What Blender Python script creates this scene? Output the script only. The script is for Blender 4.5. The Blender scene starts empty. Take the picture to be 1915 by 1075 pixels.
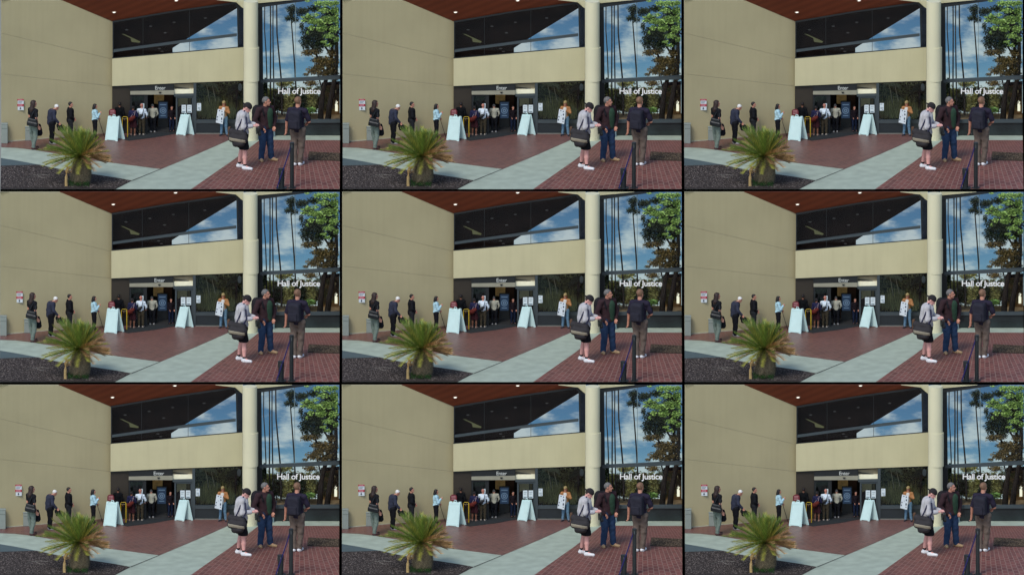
import bpy, bmesh, math, random
import numpy as np
from mathutils import Vector, Matrix
random.seed(7); np.random.seed(7)
scn = bpy.context.scene
COL = scn.collection
# ---------------------------------------------------------------- units, camera, light
S = 0.0048                       # metres per drawing unit
E = math.radians(12.0); CE, SE = math.cos(E), math.sin(E)
BASE = 1069.0                    # drawing line of the front edge of each courtyard
PX, PY = 1927.0, 1084.0          # spacing of the nine courtyards
DY = 9.0                         # each upper terrace lies this far behind the lower one
DZ = (PY*S - DY*SE)/CE
cam_d = bpy.data.cameras.new('camera'); cam = bpy.data.objects.new('camera', cam_d); COL.objects.link(cam)
scn.camera = cam
D = 4000.0
cam_d.sensor_width = 18.0; cam_d.lens = 18.0*D/(5766.0*S)
cam_d.clip_start = 1000.0; cam_d.clip_end = 9000.0
fw = Vector((0, CE, -SE)); up = Vector((0, SE, CE))
cam.location = Vector((2883*S, 0, 0)) + up*(1615*S) - fw*(D-13)
cam.rotation_euler = (math.pi/2 - E, 0, 0)
world = bpy.data.worlds.new('World'); scn.world = world; world.use_nodes = True
wn = world.node_tree.nodes; wl = world.node_tree.links
bgn = wn['Background']; sky = wn.new('ShaderNodeTexSky'); sky.sky_type = 'NISHITA'; sky.sun_disc = False
SUN_EL, SUN_AZ = math.radians(48), math.radians(205)     # azimuth clockwise from +Y
sky.sun_elevation = SUN_EL; sky.sun_rotation = SUN_AZ
wl.new(sky.outputs[0], bgn.inputs[0]); bgn.inputs[1].default_value = 0.12
sd = bpy.data.lights.new('sun', 'SUN'); sun = bpy.data.objects.new('sun', sd); COL.objects.link(sun)
sd.energy = 1.3; sd.angle = math.radians(18); sd.color = (1.0, 0.95, 0.86)
sdir = Vector((math.sin(SUN_AZ)*math.cos(SUN_EL), math.cos(SUN_AZ)*math.cos(SUN_EL), math.sin(SUN_EL)))
sun.rotation_euler = sdir.to_track_quat('Z', 'Y').to_euler(); sun.location = (0, -20, 30)
scn.view_settings.view_transform = 'Standard'; scn.view_settings.look = 'None'
scn.view_settings.exposure = 0.44; scn.view_settings.gamma = 1.0
scn.cycles.max_bounces = 6; scn.cycles.transparent_max_bounces = 12

# ---------------------------------------------------------------- helpers
def P(zx, zy, y):
    return Vector((zx*S, y, ((BASE-zy)*S - y*SE)/CE))
def gy(zy): return (BASE-zy)*S/SE
def G(zx, zy, z=0.0): return Vector((zx*S, gy(zy), z))
def lin(c):
    c = c/255.0
    return c/12.92 if c <= .04045 else ((c+.055)/1.055)**2.4
def C3(r, g, b): return (lin(r), lin(g), lin(b), 1)
MATS = {}
def mat(name, col, rough=.7, spec=.3, var=.12, vscale=6.0, bump=0.0, bscale=40.0, metal=0.0, island=0.0, coat=0):
    if name in MATS: return MATS[name]
    m = bpy.data.materials.new(name); m.use_nodes = True; nt = m.node_tree; n = nt.nodes; l = nt.links
    b = n['Principled BSDF']; b.inputs['Roughness'].default_value = rough
    b.inputs['Specular IOR Level'].default_value = spec; b.inputs['Metallic'].default_value = metal
    tc = n.new('ShaderNodeTexCoord')
    no = n.new('ShaderNodeTexNoise'); no.inputs['Scale'].default_value = vscale; no.inputs['Detail'].default_value = 6
    l.new(tc.outputs['Object'], no.inputs['Vector'])
    hs = n.new('ShaderNodeHueSaturation'); hs.inputs['Color'].default_value = col
    mr = n.new('ShaderNodeMapRange'); mr.inputs[1].default_value = .3; mr.inputs[2].default_value = .7
    mr.inputs[3].default_value = 1-var; mr.inputs[4].default_value = 1+var
    l.new(no.outputs['Fac'], mr.inputs[0])
    val = mr.outputs[0]
    if island:
        ge = n.new('ShaderNodeNewGeometry'); m2 = n.new('ShaderNodeMapRange')
        m2.inputs[3].default_value = 1-island; m2.inputs[4].default_value = 1+island
        l.new(ge.outputs['Random Per Island'], m2.inputs[0])
        mu = n.new('ShaderNodeMath'); mu.operation = 'MULTIPLY'; l.new(val, mu.inputs[0]); l.new(m2.outputs[0], mu.inputs[1]); val = mu.outputs[0]
    l.new(val, hs.inputs['Value']); l.new(hs.outputs[0], b.inputs['Base Color'])
    if bump:
        bn = n.new('ShaderNodeTexNoise'); bn.inputs['Scale'].default_value = bscale; bn.inputs['Detail'].default_value = 4
        l.new(tc.outputs['Object'], bn.inputs['Vector'])
        bp = n.new('ShaderNodeBump'); bp.inputs['Strength'].default_value = bump; bp.inputs['Distance'].default_value = .02
        l.new(bn.outputs['Fac'], bp.inputs['Height']); l.new(bp.outputs[0], b.inputs['Normal'])
    MATS[name] = m; return m
def emis(name, col, st):
    m = bpy.data.materials.new(name); m.use_nodes = True; b = m.node_tree.nodes['Principled BSDF']
    b.inputs['Base Color'].default_value = (.02, .02, .02, 1)
    b.inputs['Emission Color'].default_value = col; b.inputs['Emission Strength'].default_value = st
    return m
def glass(name, tint, refl=.08):
    m = bpy.data.materials.new(name); m.use_nodes = True; nt = m.node_tree; n = nt.nodes; l = nt.links
    n.remove(n['Principled BSDF']); out = n['Material Output']
    t = n.new('ShaderNodeBsdfTransparent'); t.inputs[0].default_value = tint
    g = n.new('ShaderNodeBsdfGlossy'); g.inputs['Roughness'].default_value = .01; g.inputs[0].default_value = (.9, .95, 1, 1)
    mx = n.new('ShaderNodeMixShader'); mx.inputs[0].default_value = refl
    l.new(t.outputs[0], mx.inputs[1]); l.new(g.outputs[0], mx.inputs[2]); l.new(mx.outputs[0], out.inputs[0])
    return m

TOPS = []        # (object, kind) of the first courtyard, copied eight times at the end
def link(o, parent=None):
    COL.objects.link(o)
    if parent is not None: o.parent = parent
    return o
def thing(name, label, cat, loc=(0, 0, 0), group=None):
    o = bpy.data.objects.new(name, None); o.location = Vector(loc); o.empty_display_size = .1
    link(o); o['label'] = label; o['category'] = cat
    if group: o['group'] = group
    TOPS.append(o); return o
def base_of(parent):
    v = Vector((0, 0, 0))
    while parent is not None: v += parent.location; parent = parent.parent
    return v
def meshobj(name, verts, faces, m, parent=None, smooth=False, label=None, cat=None, kind=None, group=None, uv=None):
    me = bpy.data.meshes.new(name)
    off = np.array(base_of(parent))
    verts = np.asarray([tuple(v) for v in verts], dtype=float) if not isinstance(verts, np.ndarray) else verts
    org = np.zeros(3)
    if parent is None: 
        org = np.array([verts[:, 0].mean(), verts[:, 1].mean(), verts[:, 2].min()])
    me.from_pydata((verts-off-org).tolist(), [], [list(map(int, f)) for f in faces])
    ms = m if isinstance(m, (list, tuple)) else [m]
    for q in ms: me.materials.append(q)
    if smooth: me.polygons.foreach_set('use_smooth', [True]*len(me.polygons))
    me.validate(); me.update()
    if uv is not None:
        ul = me.uv_layers.new(name='UVMap')
        for lp in me.loops:
            v = verts[lp.vertex_index]; ul.data[lp.index].uv = uv(v)
    o = bpy.data.objects.new(name, me); o.location = org; link(o, parent)
    if parent is None: TOPS.append(o)
    if label: o['label'] = label
    if cat: o['category'] = cat
    if kind: o['kind'] = kind
    if group: o['group'] = group
    return o
class MB:
    def __init__(s): s.v = []; s.f = []
    def add(s, vs, fs):
        k = len(s.v); s.v += [Vector(q) for q in vs]; s.f += [[k+i for i in f] for f in fs]; return s
    def box(s, a, b):
        x0, y0, z0 = a; x1, y1, z1 = b
        return s.add([(x0,y0,z0),(x1,y0,z0),(x1,y1,z0),(x0,y1,z0),(x0,y0,z1),(x1,y0,z1),(x1,y1,z1),(x0,y1,z1)],
                     [(0,3,2,1),(4,5,6,7),(0,1,5,4),(1,2,6,5),(2,3,7,6),(3,0,4,7)])
    def hexa(s, bot, top):
        return s.add(list(bot)+list(top), [(0,3,2,1),(4,5,6,7),(0,1,5,4),(1,2,6,5),(2,3,7,6),(3,0,4,7)])
    def prism(s, pts, d):          # polygon pts extruded by vector d
        n = len(pts); d = Vector(d); pts = [Vector(p) for p in pts]
        return s.add(pts+[p+d for p in pts], [list(range(n)), list(range(2*n-1, n-1, -1))]+[[i, i+n, (i+1) % n+n, (i+1) % n] for i in range(n)])
    def slab(s, zp, y, t):         # a facade piece: drawn outline, real depth y (number or function of x) and thickness
        f = y if callable(y) else (lambda q: y)
        return s.prism([P(a, b, f(a)) for a, b in zp], (0, t, 0))
    def tube(s, pts, rad, n=8, cap=True):
        pts = [Vector(p) for p in pts]
        if not hasattr(rad, '__len__'): rad = [rad]*len(pts)
        k = len(s.v); up0 = Vector((0, 0, 1))
        for i, p in enumerate(pts):
            d = (pts[min(i+1, len(pts)-1)]-pts[max(i-1, 0)]).normalized()
            a = d.cross(up0 if abs(d.z) < .95 else Vector((1, 0, 0))).normalized(); b = d.cross(a)
            for j in range(n):
                t = 2*math.pi*j/n; s.v.append(p+(a*math.cos(t)+b*math.sin(t))*rad[i])
        for i in range(len(pts)-1):
            for j in range(n):
                s.f.append([k+i*n+j, k+i*n+(j+1) % n, k+(i+1)*n+(j+1) % n, k+(i+1)*n+j])
        if cap: s.f.append([k+j for j in range(n)][::-1]); s.f.append([k+(len(pts)-1)*n+j for j in range(n)])
        return s
    def build(s, name, m, parent=None, **k):
        return meshobj(name, s.v, s.f, m, parent, **k)
    def bevel(s, w=.004, seg=2):
        bm = bmesh.new(); vs = [bm.verts.new(v) for v in s.v]
        for f in s.f:
            try: bm.faces.new([vs[i] for i in f])
            except ValueError: pass
        bmesh.ops.recalc_face_normals(bm, faces=bm.faces)
        bmesh.ops.bevel(bm, geom=list(bm.edges), offset=w, segments=seg, affect='EDGES', profile=.5)
        bm.verts.index_update(); s.v = [v.co.copy() for v in bm.verts]; s.f = [[v.index for v in f.verts] for f in bm.faces]; bm.free(); return s
def part(parent, name, m, fn, **k):
    b = MB(); fn(b); return b.build(name, m, parent, **k)

# ---------------------------------------------------------------- signed-distance modelling for figures and bags
def cap(a, b, ra, rb=None, fy=1.0): return ('c', np.array(a, float), np.array(b, float), ra, ra if rb is None else rb, fy)
def ell(c, r, R=None): return ('e', np.array(c, float), np.array(r, float), np.eye(3) if R is None else R)
def rbox(c, h, r, R=None): return ('b', np.array(c, float), np.array(h, float), r, np.eye(3) if R is None else R)
def bounds(p):
    if p[0] == 'c':
        r = max(p[3], p[4]); return np.minimum(p[1], p[2])-r, np.maximum(p[1], p[2])+r
    if p[0] == 'e': r = p[2].max()
    else: r = np.linalg.norm(p[2])+p[3]
    return p[1]-r, p[1]+r
def evalp(p, X, Y, Z):
    if p[0] == 'c':
        a, b, ra, rb, fy = p[1:]
        d = b-a; d = np.array([d[0], d[1]/fy, d[2]]); L = max((d*d).sum(), 1e-9)
        qx, qy, qz = X-a[0], (Y-a[1])/fy, Z-a[2]
        t = np.clip((qx*d[0]+qy*d[1]+qz*d[2])/L, 0, 1)
        return (np.sqrt((qx-t*d[0])**2+(qy-t*d[1])**2+(qz-t*d[2])**2)-(ra+(rb-ra)*t))*min(1, .5+.5*fy)
    c, r = p[1], p[2]; R = p[3] if p[0] == 'e' else p[4]
    qx, qy, qz = X-c[0], Y-c[1], Z-c[2]
    u = R[0, 0]*qx+R[1, 0]*qy+R[2, 0]*qz; v = R[0, 1]*qx+R[1, 1]*qy+R[2, 1]*qz; w = R[0, 2]*qx+R[1, 2]*qy+R[2, 2]*qz
    if p[0] == 'e':
        k0 = np.sqrt((u/r[0])**2+(v/r[1])**2+(w/r[2])**2); k1 = np.sqrt((u/r[0]**2)**2+(v/r[1]**2)**2+(w/r[2]**2)**2)
        return k0*(k0-1)/np.maximum(k1, 1e-6)
    a = np.maximum(np.abs(u)-r[0], 0); b = np.maximum(np.abs(v)-r[1], 0); cc = np.maximum(np.abs(w)-r[2], 0)
    return np.sqrt(a*a+b*b+cc*cc)+np.minimum(np.maximum(np.abs(u)-r[0], np.maximum(np.abs(v)-r[1], np.abs(w)-r[2])), 0)-p[3]
def sdf_mesh(prims, h=.011, k=.02, cut=None, fold=0.0):
    lo = np.min([bounds(p)[0] for p in prims], 0)-3*h-.01; hi = np.max([bounds(p)[1] for p in prims], 0)+3*h+.01
    ax = [np.arange(lo[i], hi[i]+h, h) for i in range(3)]
    F = np.full([len(a) for a in ax], 9.0, dtype=np.float32)
    for p in prims:
        kk = k; a, b = bounds(p); a = a-kk*2-h*2; b = b+kk*2+h*2
        sl = []
        for i in range(3):
            i0 = int(np.searchsorted(ax[i], a[i])); i1 = int(np.searchsorted(ax[i], b[i])); sl.append(slice(i0, max(i1, i0+1)))
        X, Y, Z = np.meshgrid(ax[0][sl[0]], ax[1][sl[1]], ax[2][sl[2]], indexing='ij', sparse=True)
        d = evalp(p, X, Y, Z).astype(np.float32); f = F[tuple(sl)]
        hh = np.maximum(kk-np.abs(f-d), 0)/kk
        F[tuple(sl)] = np.minimum(f, d)-hh*hh*kk*.25
    X, Y, Z = np.meshgrid(*ax, indexing='ij', sparse=True)
    if fold:
        F = F+fold*(np.sin(23*Z+9*X+3*np.sin(11*Y+5*X))+.7*np.sin(41*Z-17*X+13*Y))
    if cut: F = np.maximum(F, cut(X, Y, Z))
    F = np.asarray(F, dtype=np.float64); F = np.where(np.abs(F) < 1e-7, 1e-7, F)
    ins = F < 0; n0, n1, n2 = F.shape
    cnt = np.zeros((n0-1, n1-1, n2-1)); acc = np.zeros((n0-1, n1-1, n2-1, 3))
    for axis in range(3):
        s0 = [slice(None)]*3; s1 = [slice(None)]*3; s0[axis] = slice(0, -1); s1[axis] = slice(1, None)
        A, B = F[tuple(s0)], F[tuple(s1)]; cr = ins[tuple(s0)] != ins[tuple(s1)]
        t = np.where(cr, A/np.where(cr, A-B, 1), 0)
        o = [i for i in range(3) if i != axis]
        for da in (0, 1):
            for db in (0, 1):
                sl = [slice(None)]*3
                sl[o[0]] = slice(da, F.shape[o[0]]-1+da); sl[o[1]] = slice(db, F.shape[o[1]]-1+db)
                c = cr[tuple(sl)]; cnt += c
                acc[..., axis] += t[tuple(sl)]*c; acc[..., o[0]] += da*c; acc[..., o[1]] += db*c
    act = cnt > 0; idx = -np.ones(act.shape, dtype=np.int64); N = int(act.sum()); idx[act] = np.arange(N)
    pos = acc[act]/cnt[act][:, None]+np.argwhere(act)
    V = pos*h+np.array([a[0] for a in ax])
    quads = []
    for axis in range(3):
        s0 = [slice(1, -1)]*3; s1 = [slice(1, -1)]*3; s0[axis] = slice(0, -1); s1[axis] = slice(1, None)
        a, b = ins[tuple(s0)], ins[tuple(s1)]; e = np.argwhere(a != b)
        if len(e) == 0: continue
        flip = a[tuple(e.T)]
        o = [i for i in range(3) if i != axis]
        base = e.copy(); base[:, o[0]] += 1; base[:, o[1]] += 1
        def cell(d0, d1):
            q = base.copy(); q[:, o[0]] -= d0; q[:, o[1]] -= d1; return idx[tuple(q.T)]
        q = np.stack([cell(1, 1), cell(0, 1), cell(0, 0), cell(1, 0)], 1)
        if axis == 1: q = q[:, ::-1]
        q[~flip] = q[~flip][:, ::-1]; quads.append(q)
    Q = np.concatenate(quads); Q = Q[(Q >= 0).all(1)]
    return V, Q
def rot(axis, deg):
    return np.array(Matrix.Rotation(math.radians(deg), 3, axis))

# ---------------------------------------------------------------- people
SKIN = mat('skin', C3(196, 140, 118), .55, .35, .06)
SKIN_PALE = mat('pale skin', C3(225, 168, 158), .55, .35, .06)
SKIN_DARK = mat('brown skin', C3(120, 80, 62), .55, .35, .06)
EYE = mat('eye dark', C3(28, 22, 20), .3, .5, .0)
def cloth(name, r, g, b, rough=.85, var=.14): return mat(name, C3(r, g, b), rough, .15, var, 9, .25, 60)
DEF = dict(pelvis=(0, 0, .95), waist=(0, .01, 1.10), chest=(0, 0, 1.30), neck=(0, -.01, 1.43), head=(0, .02, 1.625),
    hipL=(.09, 0, .90), kneeL=(.105, .02, .49), ankL=(.11, -.01, .085), toeL=(.135, .16, .035),
    hipR=(-.09, 0, .90), kneeR=(-.105, .02, .49), ankR=(-.11, -.01, .085), toeR=(-.135, .16, .035),
    shL=(.185, -.01, 1.40), elL=(.235, -.03, 1.12), wrL=(.235, .04, .88),
    shR=(-.185, -.01, 1.40), elR=(-.235, -.03, 1.12), wrR=(-.235, .04, .88))
def person(label, zx, zy, hz, yaw, J=None, hy=0, hp=0, skin=None, top=None, sleeve=1.0, hem=.86, bottom=None, leg=1.0, skirt=None,
           shoe=None, sock=None, hair=None, hairlen=0, hat=None, hood=False, w=1.0, jacket=None, group=None, h=.0115, fat=1.0):
    skin = skin or SKIN
    q = dict(DEF); q.update(J or {})
    j = {k: np.array([v[0]*(w if k[:2] in ('sh', 'el', 'wr', 'hi') else 1), -v[1], v[2]]) for k, v in q.items()}
    sc = hz*S/CE/1.75; a = math.radians(yaw); base = G(zx, zy)
    root = thing('person', label, 'person', base, group)
    M = np.array([[math.cos(a), -math.sin(a), 0], [math.sin(a), math.cos(a), 0], [0, 0, 1]])*sc
    root['_m'] = 0; del root['_m']
    def put(name, prims, m, k=.025, cut=None, fold=0.0, parent=None, hh=None):
        V, Q = sdf_mesh(prims, hh or h, k, cut, fold)
        W = V@M.T+np.array(base)
        return meshobj(name, W, Q, m, parent or root, smooth=True)
    Rh = rot('Z', hy)@rot('X', hp)   # +hp looks down
    hc = j['head']
    H = lambda x, f, z: hc+Rh@np.array([x, -f, z])
    body = [cap(j['pelvis'], j['waist'], .135*w, .12*w, .72), cap(j['waist'], j['chest'], .12*w, .15*w, .68),
            cap(j['chest'], j['neck'], .14*w, .07, .7), cap(j['shL'], j['neck'], .055, .06), cap(j['shR'], j['neck'], .055, .06),
            cap(j['neck'], H(0, -.02, -.05), .058, .052),
            ell(H(0, -.01, .03), (.076, .095, .095), Rh), ell(H(0, .028, -.045), (.056, .062, .07), Rh),
            cap(H(0, .088, .005), H(0, .112, -.025), .010, .016), cap(H(-.02, .088, -.055), H(.02, .088, -.055), .011),
            cap(H(-.035, .082, .028), H(.035, .082, .028), .012), cap(H(0, .072, -.1), H(0, .06, -.1), .022),
            ell(H(.078, -.012, -.005), (.012, .02, .032), Rh), ell(H(-.078, -.012, -.005), (.012, .02, .032), Rh)]
    for s in 'LR':
        body += [cap(j['hip'+s], j['knee'+s], .088*w, .058), cap(j['knee'+s], j['knee'+s]*.6+j['ank'+s]*.4, .056, .058), cap(j['knee'+s]*.6+j['ank'+s]*.4, j['ank'+s], .057, .036),
                 cap(j['ank'+s], j['toe'+s], .038, .026), cap(j['sh'+s], j['el'+s], .052, .041), cap(j['el'+s], j['wr'+s], .041, .027)]
        W0 = j['wr'+s]; d = W0-j['el'+s]; d /= np.linalg.norm(d)
        f = np.array([0, -1., .15]); f -= d*(f@d)
        if np.linalg.norm(f) < .35: f = np.array([-1. if s == 'L' else 1., 0, .2]); f -= d*(f@d)
        f /= np.linalg.norm(f); c = np.cross(d, f)*(1 if s == 'R' else -1)
        body += [cap(W0, W0+d*.075+f*.012, .024, .027), cap(W0, W0+d*.075-f*.014, .022, .025)]
        for i, (o, L) in enumerate(((.031, .040), (.011, .046), (-.010, .043), (-.030, .034))):
            B = W0+d*.082+f*o; m1 = B+d*L*.8+c*L*.35; t = m1+d*L*.35+c*L*.75
            body += [cap(B, m1, .0095, .0088), cap(m1, t, .0088, .0078)]
        T0 = W0+d*.03+f*.03; T1 = T0+d*.03+f*.026+c*.012
        body += [cap(T0, T1, .013, .011), cap(T1, T1+d*.032+c*.012, .0105, .009)]
    put('body', body, skin, .02)
    eye = [ell(H(.03, .088, .008), (.013, .008, .008), Rh), ell(H(-.03, .088, .008), (.013, .008, .008), Rh)]
    put('eyes', eye, EYE, .004, hh=.006)
    if top:
        e = .016+.012*(fat > 1)
        pr = [cap(j['pelvis'], j['waist'], .135*w+e, .125*w+e, .74*fat), cap(j['waist'], j['chest'], .125*w+e, .15*w+e, .7*fat),
              cap(j['chest'], j['neck'], .14*w+e, .07+e*.5, .72), cap(j['shL'], j['neck'], .055+e, .058+e*.5), cap(j['shR'], j['neck'], .055+e, .058+e*.5),
              cap(j['pelvis']-[0, 0, .06], j['pelvis'], .14*w+e, .135*w+e, .72*fat)]
        for s in 'LR':
            sh, el, wr = j['sh'+s], j['el'+s], j['wr'+s]
            if sleeve > .5:
                pr += [cap(sh, el, .052+e, .043+e), cap(el, el+(wr-el)*(sleeve*2-1)*.97, .043+e, .034+e*.7)]
            else: pr += [cap(sh, sh+(el-sh)*sleeve*2, .054+e, .05+e)]
        nk = j['neck'][2]+.055
        cutf = lambda X, Y, Z: np.maximum(hem-Z+.006*np.sin(30*X), Z-nk-.3*np.abs(X))
        put('jacket' if jacket else 'shirt', pr, top, .03, cutf, .0035)
    if jacket:      # an inner shirt shown between open jacket fronts
        pr = [cap(j['pelvis']+[jacket[1], -.035, 0], j['chest']+[jacket[1], -.045, 0], .13*w, .14*w, .76*fat), cap(j['chest']+[jacket[1], -.045, 0], j['neck']+[0, -.02, 0], .135*w, .07, .72)]
        jx = jacket[1]
        put('shirt', pr, jacket[0], .03, lambda X, Y, Z: np.maximum(np.maximum(hem-.02-Z, Z-j['neck'][2]-.03), np.maximum(np.abs(X-jx)-.085*w, Y+.02)), .002)
    if hood: put('hood', [cap(j['neck']+[-.06, .06, .03], j['neck']+[.06, .06, .03], .055), cap(j['neck']+[0, .09, -.02], j['neck']+[0, .08, -.1], .05)], top, .03)
    if bottom:
        e = .016+.014*(fat > 1)
        pr = [cap(j['pelvis']-[0, 0, .04], j['waist']-[0, 0, .09], .138*w+e*.4, .125*w+e*.4, .74*fat)]
        for s in 'LR':
            hp_, kn, an = j['hip'+s], j['knee'+s], j['ank'+s]
            if skirt: pr.append(cap(hp_, kn*1.0, .10*w, .13))
            elif leg > .5:
                en = kn+(an-kn)*(leg*2-1)*.97
                pr += [cap(hp_, kn, .095*w+e, .062+e), cap(kn, en, .06+e, .048+e)]
            else: pr += [cap(hp_, hp_+(kn-hp_)*leg*2, .098*w+e, .078+e*1.5)]
        ck = None
        if leg <= .5 or skirt:
            zc = j['hipL'][2]+(j['kneeL'][2]-j['hipL'][2])*min(leg*2, 1.05); ck = lambda X, Y, Z: zc-Z
        put('skirt' if skirt else ('shorts' if leg <= .5 else 'trousers'), pr, bottom, .022, ck, .004)
    for s in 'LR':
        an, to = j['ank'+s], j['toe'+s]
        if sock:
            kn = j['knee'+s]; put('sock', [cap(an, an+(kn-an)*.2, .043, .045)], sock, .01, lambda X, Y, Z: Z-(an[2]+.07))
        if shoe:
            g = an.copy(); g[2] = .045; t2 = to.copy(); t2[2] = .035; hl = g-(t2-g)*.22
            st = lambda X, Y, Z: .004-Z
            put('shoe', [cap(hl, t2, .045, .040), cap(g, an+[0, 0, .015], .046, .044), cap(g, t2*.5+g*.5, .055, .045)], shoe, .02, st)
    if hair:
        fz = lambda X, Y, Z: None
        def facecut(X, Y, Z):
            qx, qy, qz = X-hc[0], Y-hc[1], Z-hc[2]
            f = -(Rh[0, 1]*qx+Rh[1, 1]*qy+Rh[2, 1]*qz); u = Rh[0, 2]*qx+Rh[1, 2]*qy+Rh[2, 2]*qz
            return np.minimum(f-.010-.5*np.maximum(u-.02, 0), -(u-.082))if not hairlen else np.minimum(f-.03, -(u-.068))
        def low(X, Y, Z):
            qx, qy, qz = X-hc[0], Y-hc[1], Z-hc[2]
            u = Rh[0, 2]*qx+Rh[1, 2]*qy+Rh[2, 2]*qz
            return facecut(X, Y, Z) if hairlen else np.maximum(facecut(X, Y, Z), -(u+.062))
        pr = [ell(H(0, -.014, .034), (.085, .105, .102), Rh)]
        if hairlen:
            b = H(0, -.06, 0)
            pr += [cap(H(0, -.05, .02), b+[0, .03, -hairlen*.6], .085, .09, .7), cap(b+[0, .03, -hairlen*.6], b+[0, .035, -hairlen], .088, .05, .6)]
            pr += [cap(H(.062, -.01, 0), H(.075, -.03, -.16), .03), cap(H(-.062, -.01, 0), H(-.075, -.03, -.16), .03)]
        put('hair', pr, hair, .03, low, .0025)
    if hat:
        hm, kind = hat
        def up_(X, Y, Z):
            qx, qy, qz = X-hc[0], Y-hc[1], Z-hc[2]
            return -((Rh[0, 2]*qx+Rh[1, 2]*qy+Rh[2, 2]*qz)-(.03 if kind != 'beanie' else .012))
        pr = [ell(H(0, -.01, .045), (.094, .112, .102), Rh)]
        hobj = put('cap' if kind == 'cap' else 'hat', pr, hm, .02, up_)
        if kind == 'cap': put('brim', [ell(H(0, .115, .04), (.07, .07, .009), Rh)], hm, .01, parent=hobj)
        if kind == 'back': put('brim', [ell(H(0, -.115, .03), (.07, .06, .009), Rh)], hm, .01, parent=hobj)
    loc = lambda x, f, z: Vector((M@np.array([x, -f, z])+np.array(base)).tolist())
    return root, loc, M, base
def sdf_thing(name, label, cat, pieces, M, base, group=None, h=.012):
    """a carried thing modelled in the carrier's own frame: pieces = [(part name, prims, material, fold)]"""
    allp = [np.array(bounds(p)) for pc in pieces for p in pc[1]]
    lo = np.min([b[0] for b in allp], 0); hi = np.max([b[1] for b in allp], 0); c = (lo+hi)/2; c[2] = lo[2]
    root = thing(name, label, cat, (M@c+np.array(base)).tolist(), group)
    for nm, pr, m, fold, *ct in pieces:
        V, Q = sdf_mesh(pr, h, .012, ct[0] if ct else None, fold); meshobj(nm, V@M.T+np.array(base), Q, m, root, smooth=True)
    return root

# ================================================================ THE COURTYARD (built once, repeated on nine terraces)
# ---- ground sheets
YF = gy(755)            # main facade line
YR = gy(765)            # right hand glass line
W_ = 1912
def sheet(name, zp, z, m, uvf=None, cut=0, **k):
    bm = bmesh.new(); vs = [bm.verts.new(G(a, b, z)) for a, b in zp]; bm.faces.new(vs)
    if cut:
        ys = [v.co.y for v in bm.verts]; xs = [v.co.x for v in bm.verts]
        y = min(ys)+cut
        while y < max(ys):
            bmesh.ops.bisect_plane(bm, geom=bm.verts[:]+bm.edges[:]+bm.faces[:], plane_co=(0, y, 0), plane_no=(0, 1, 0)); y += cut
        x = min(xs)+cut
        while x < max(xs):
            bmesh.ops.bisect_plane(bm, geom=bm.verts[:]+bm.edges[:]+bm.faces[:], plane_co=(x, 0, 0), plane_no=(1, 0, 0)); x += cut
    bmesh.ops.recalc_face_normals(bm, faces=bm.faces); bm.verts.index_update()
    V = [v.co.copy() for v in bm.verts]; F = [[v.index for v in f.verts] for f in bm.faces]; bm.free()
    if sum((Vector(V[F[0][1]])-Vector(V[F[0][0]])).cross(Vector(V[F[0][2]])-Vector(V[F[0][1]]))) < 0: F = [f[::-1] for f in F]
    return meshobj(name, V, F, m, kind='structure', uv=uvf, **k)
def brick_uv(v):
    zy = BASE-v[1]*SE/S; zx = v[0]/S
    gd = 3280.0/max(zy-585, 60); gx = (zx-1690)*gd/2050.0
    return (gd*.45, gx)
def brick_mat(name, c1, c2, cm, rough, spec):
    m = mat(name, c1, rough, spec, .10, .8); nt = m.node_tree; n = nt.nodes; l = nt.links; b = n['Principled BSDF']
    tc = n.new('ShaderNodeTexCoord'); br = n.new('ShaderNodeTexBrick')
    l.new(tc.outputs['UV'], br.inputs['Vector'])
    br.inputs['Color1'].default_value = c1; br.inputs['Color2'].default_value = c2; br.inputs['Mortar'].default_value = cm
    br.inputs['Scale'].default_value = 1.0; br.inputs['Brick Width'].default_value = .125; br.inputs['Row Height'].default_value = .106
    br.inputs['Mortar Size'].default_value = .0085; br.inputs['Mortar Smooth'].default_value = .3
    hs = [x for x in n if x.type == 'HUE_SAT'][0]; l.new(br.outputs['Color'], hs.inputs['Color'])
    bp = n.new('ShaderNodeBump'); bp.inputs['Strength'].default_value = .3; bp.inputs['Distance'].default_value = .01; bp.invert = True
    l.new(br.outputs['Fac'], bp.inputs['Height']); l.new(bp.outputs[0], b.inputs['Normal'])
    return m
BR_R = brick_mat('red brick paving', C3(128, 78, 70), C3(104, 62, 57), C3(144, 114, 102), .6, .3)
BR_L = brick_mat('worn brick paving', C3(124, 82, 74), C3(102, 66, 62), C3(128, 104, 96), .42, .45)
CONC = mat('pale concrete', C3(168, 180, 164), .8, .2, .13, 2.6, .25, 40)
CONC_D = mat('grey asphalt', C3(84, 98, 100), .85, .2, .08, 4)
sheet('concrete_path', [(0, 1069), (W_, 1069), (W_, 700), (0, 700)], 0.0, CONC)
LB = [(0, 833), (90, 836), (190, 848), (300, 866), (420, 890), (530, 908), (640, 922), (905, 956), (1105, 872), (1300, 786), (1372, 756), (1372, 740), (0, 740)]
sheet('brick_paving', LB, .004, BR_L, brick_uv, .25)
RB = [(1075, 1069), (1310, 905), (1452, 797), (1530, 791), (W_, 793), (W_, 1069)]
sheet('brick_paving', RB, .004, BR_R, brick_uv, .25)
sheet('asphalt_strip', [(0, 893), (90, 908), (215, 931), (0, 937)], .004, CONC_D)
MUL = [(0, 937), (215, 931), (300, 950), (400, 967), (530, 986), (660, 1006), (742, 1021), (650, 1069), (0, 1069)]
MULM = mat('bark mulch', C3(62, 56, 54), .95, .1, .3, 30, .6, 90)
sheet('mulch_bed', MUL, .005, MULM)
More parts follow.
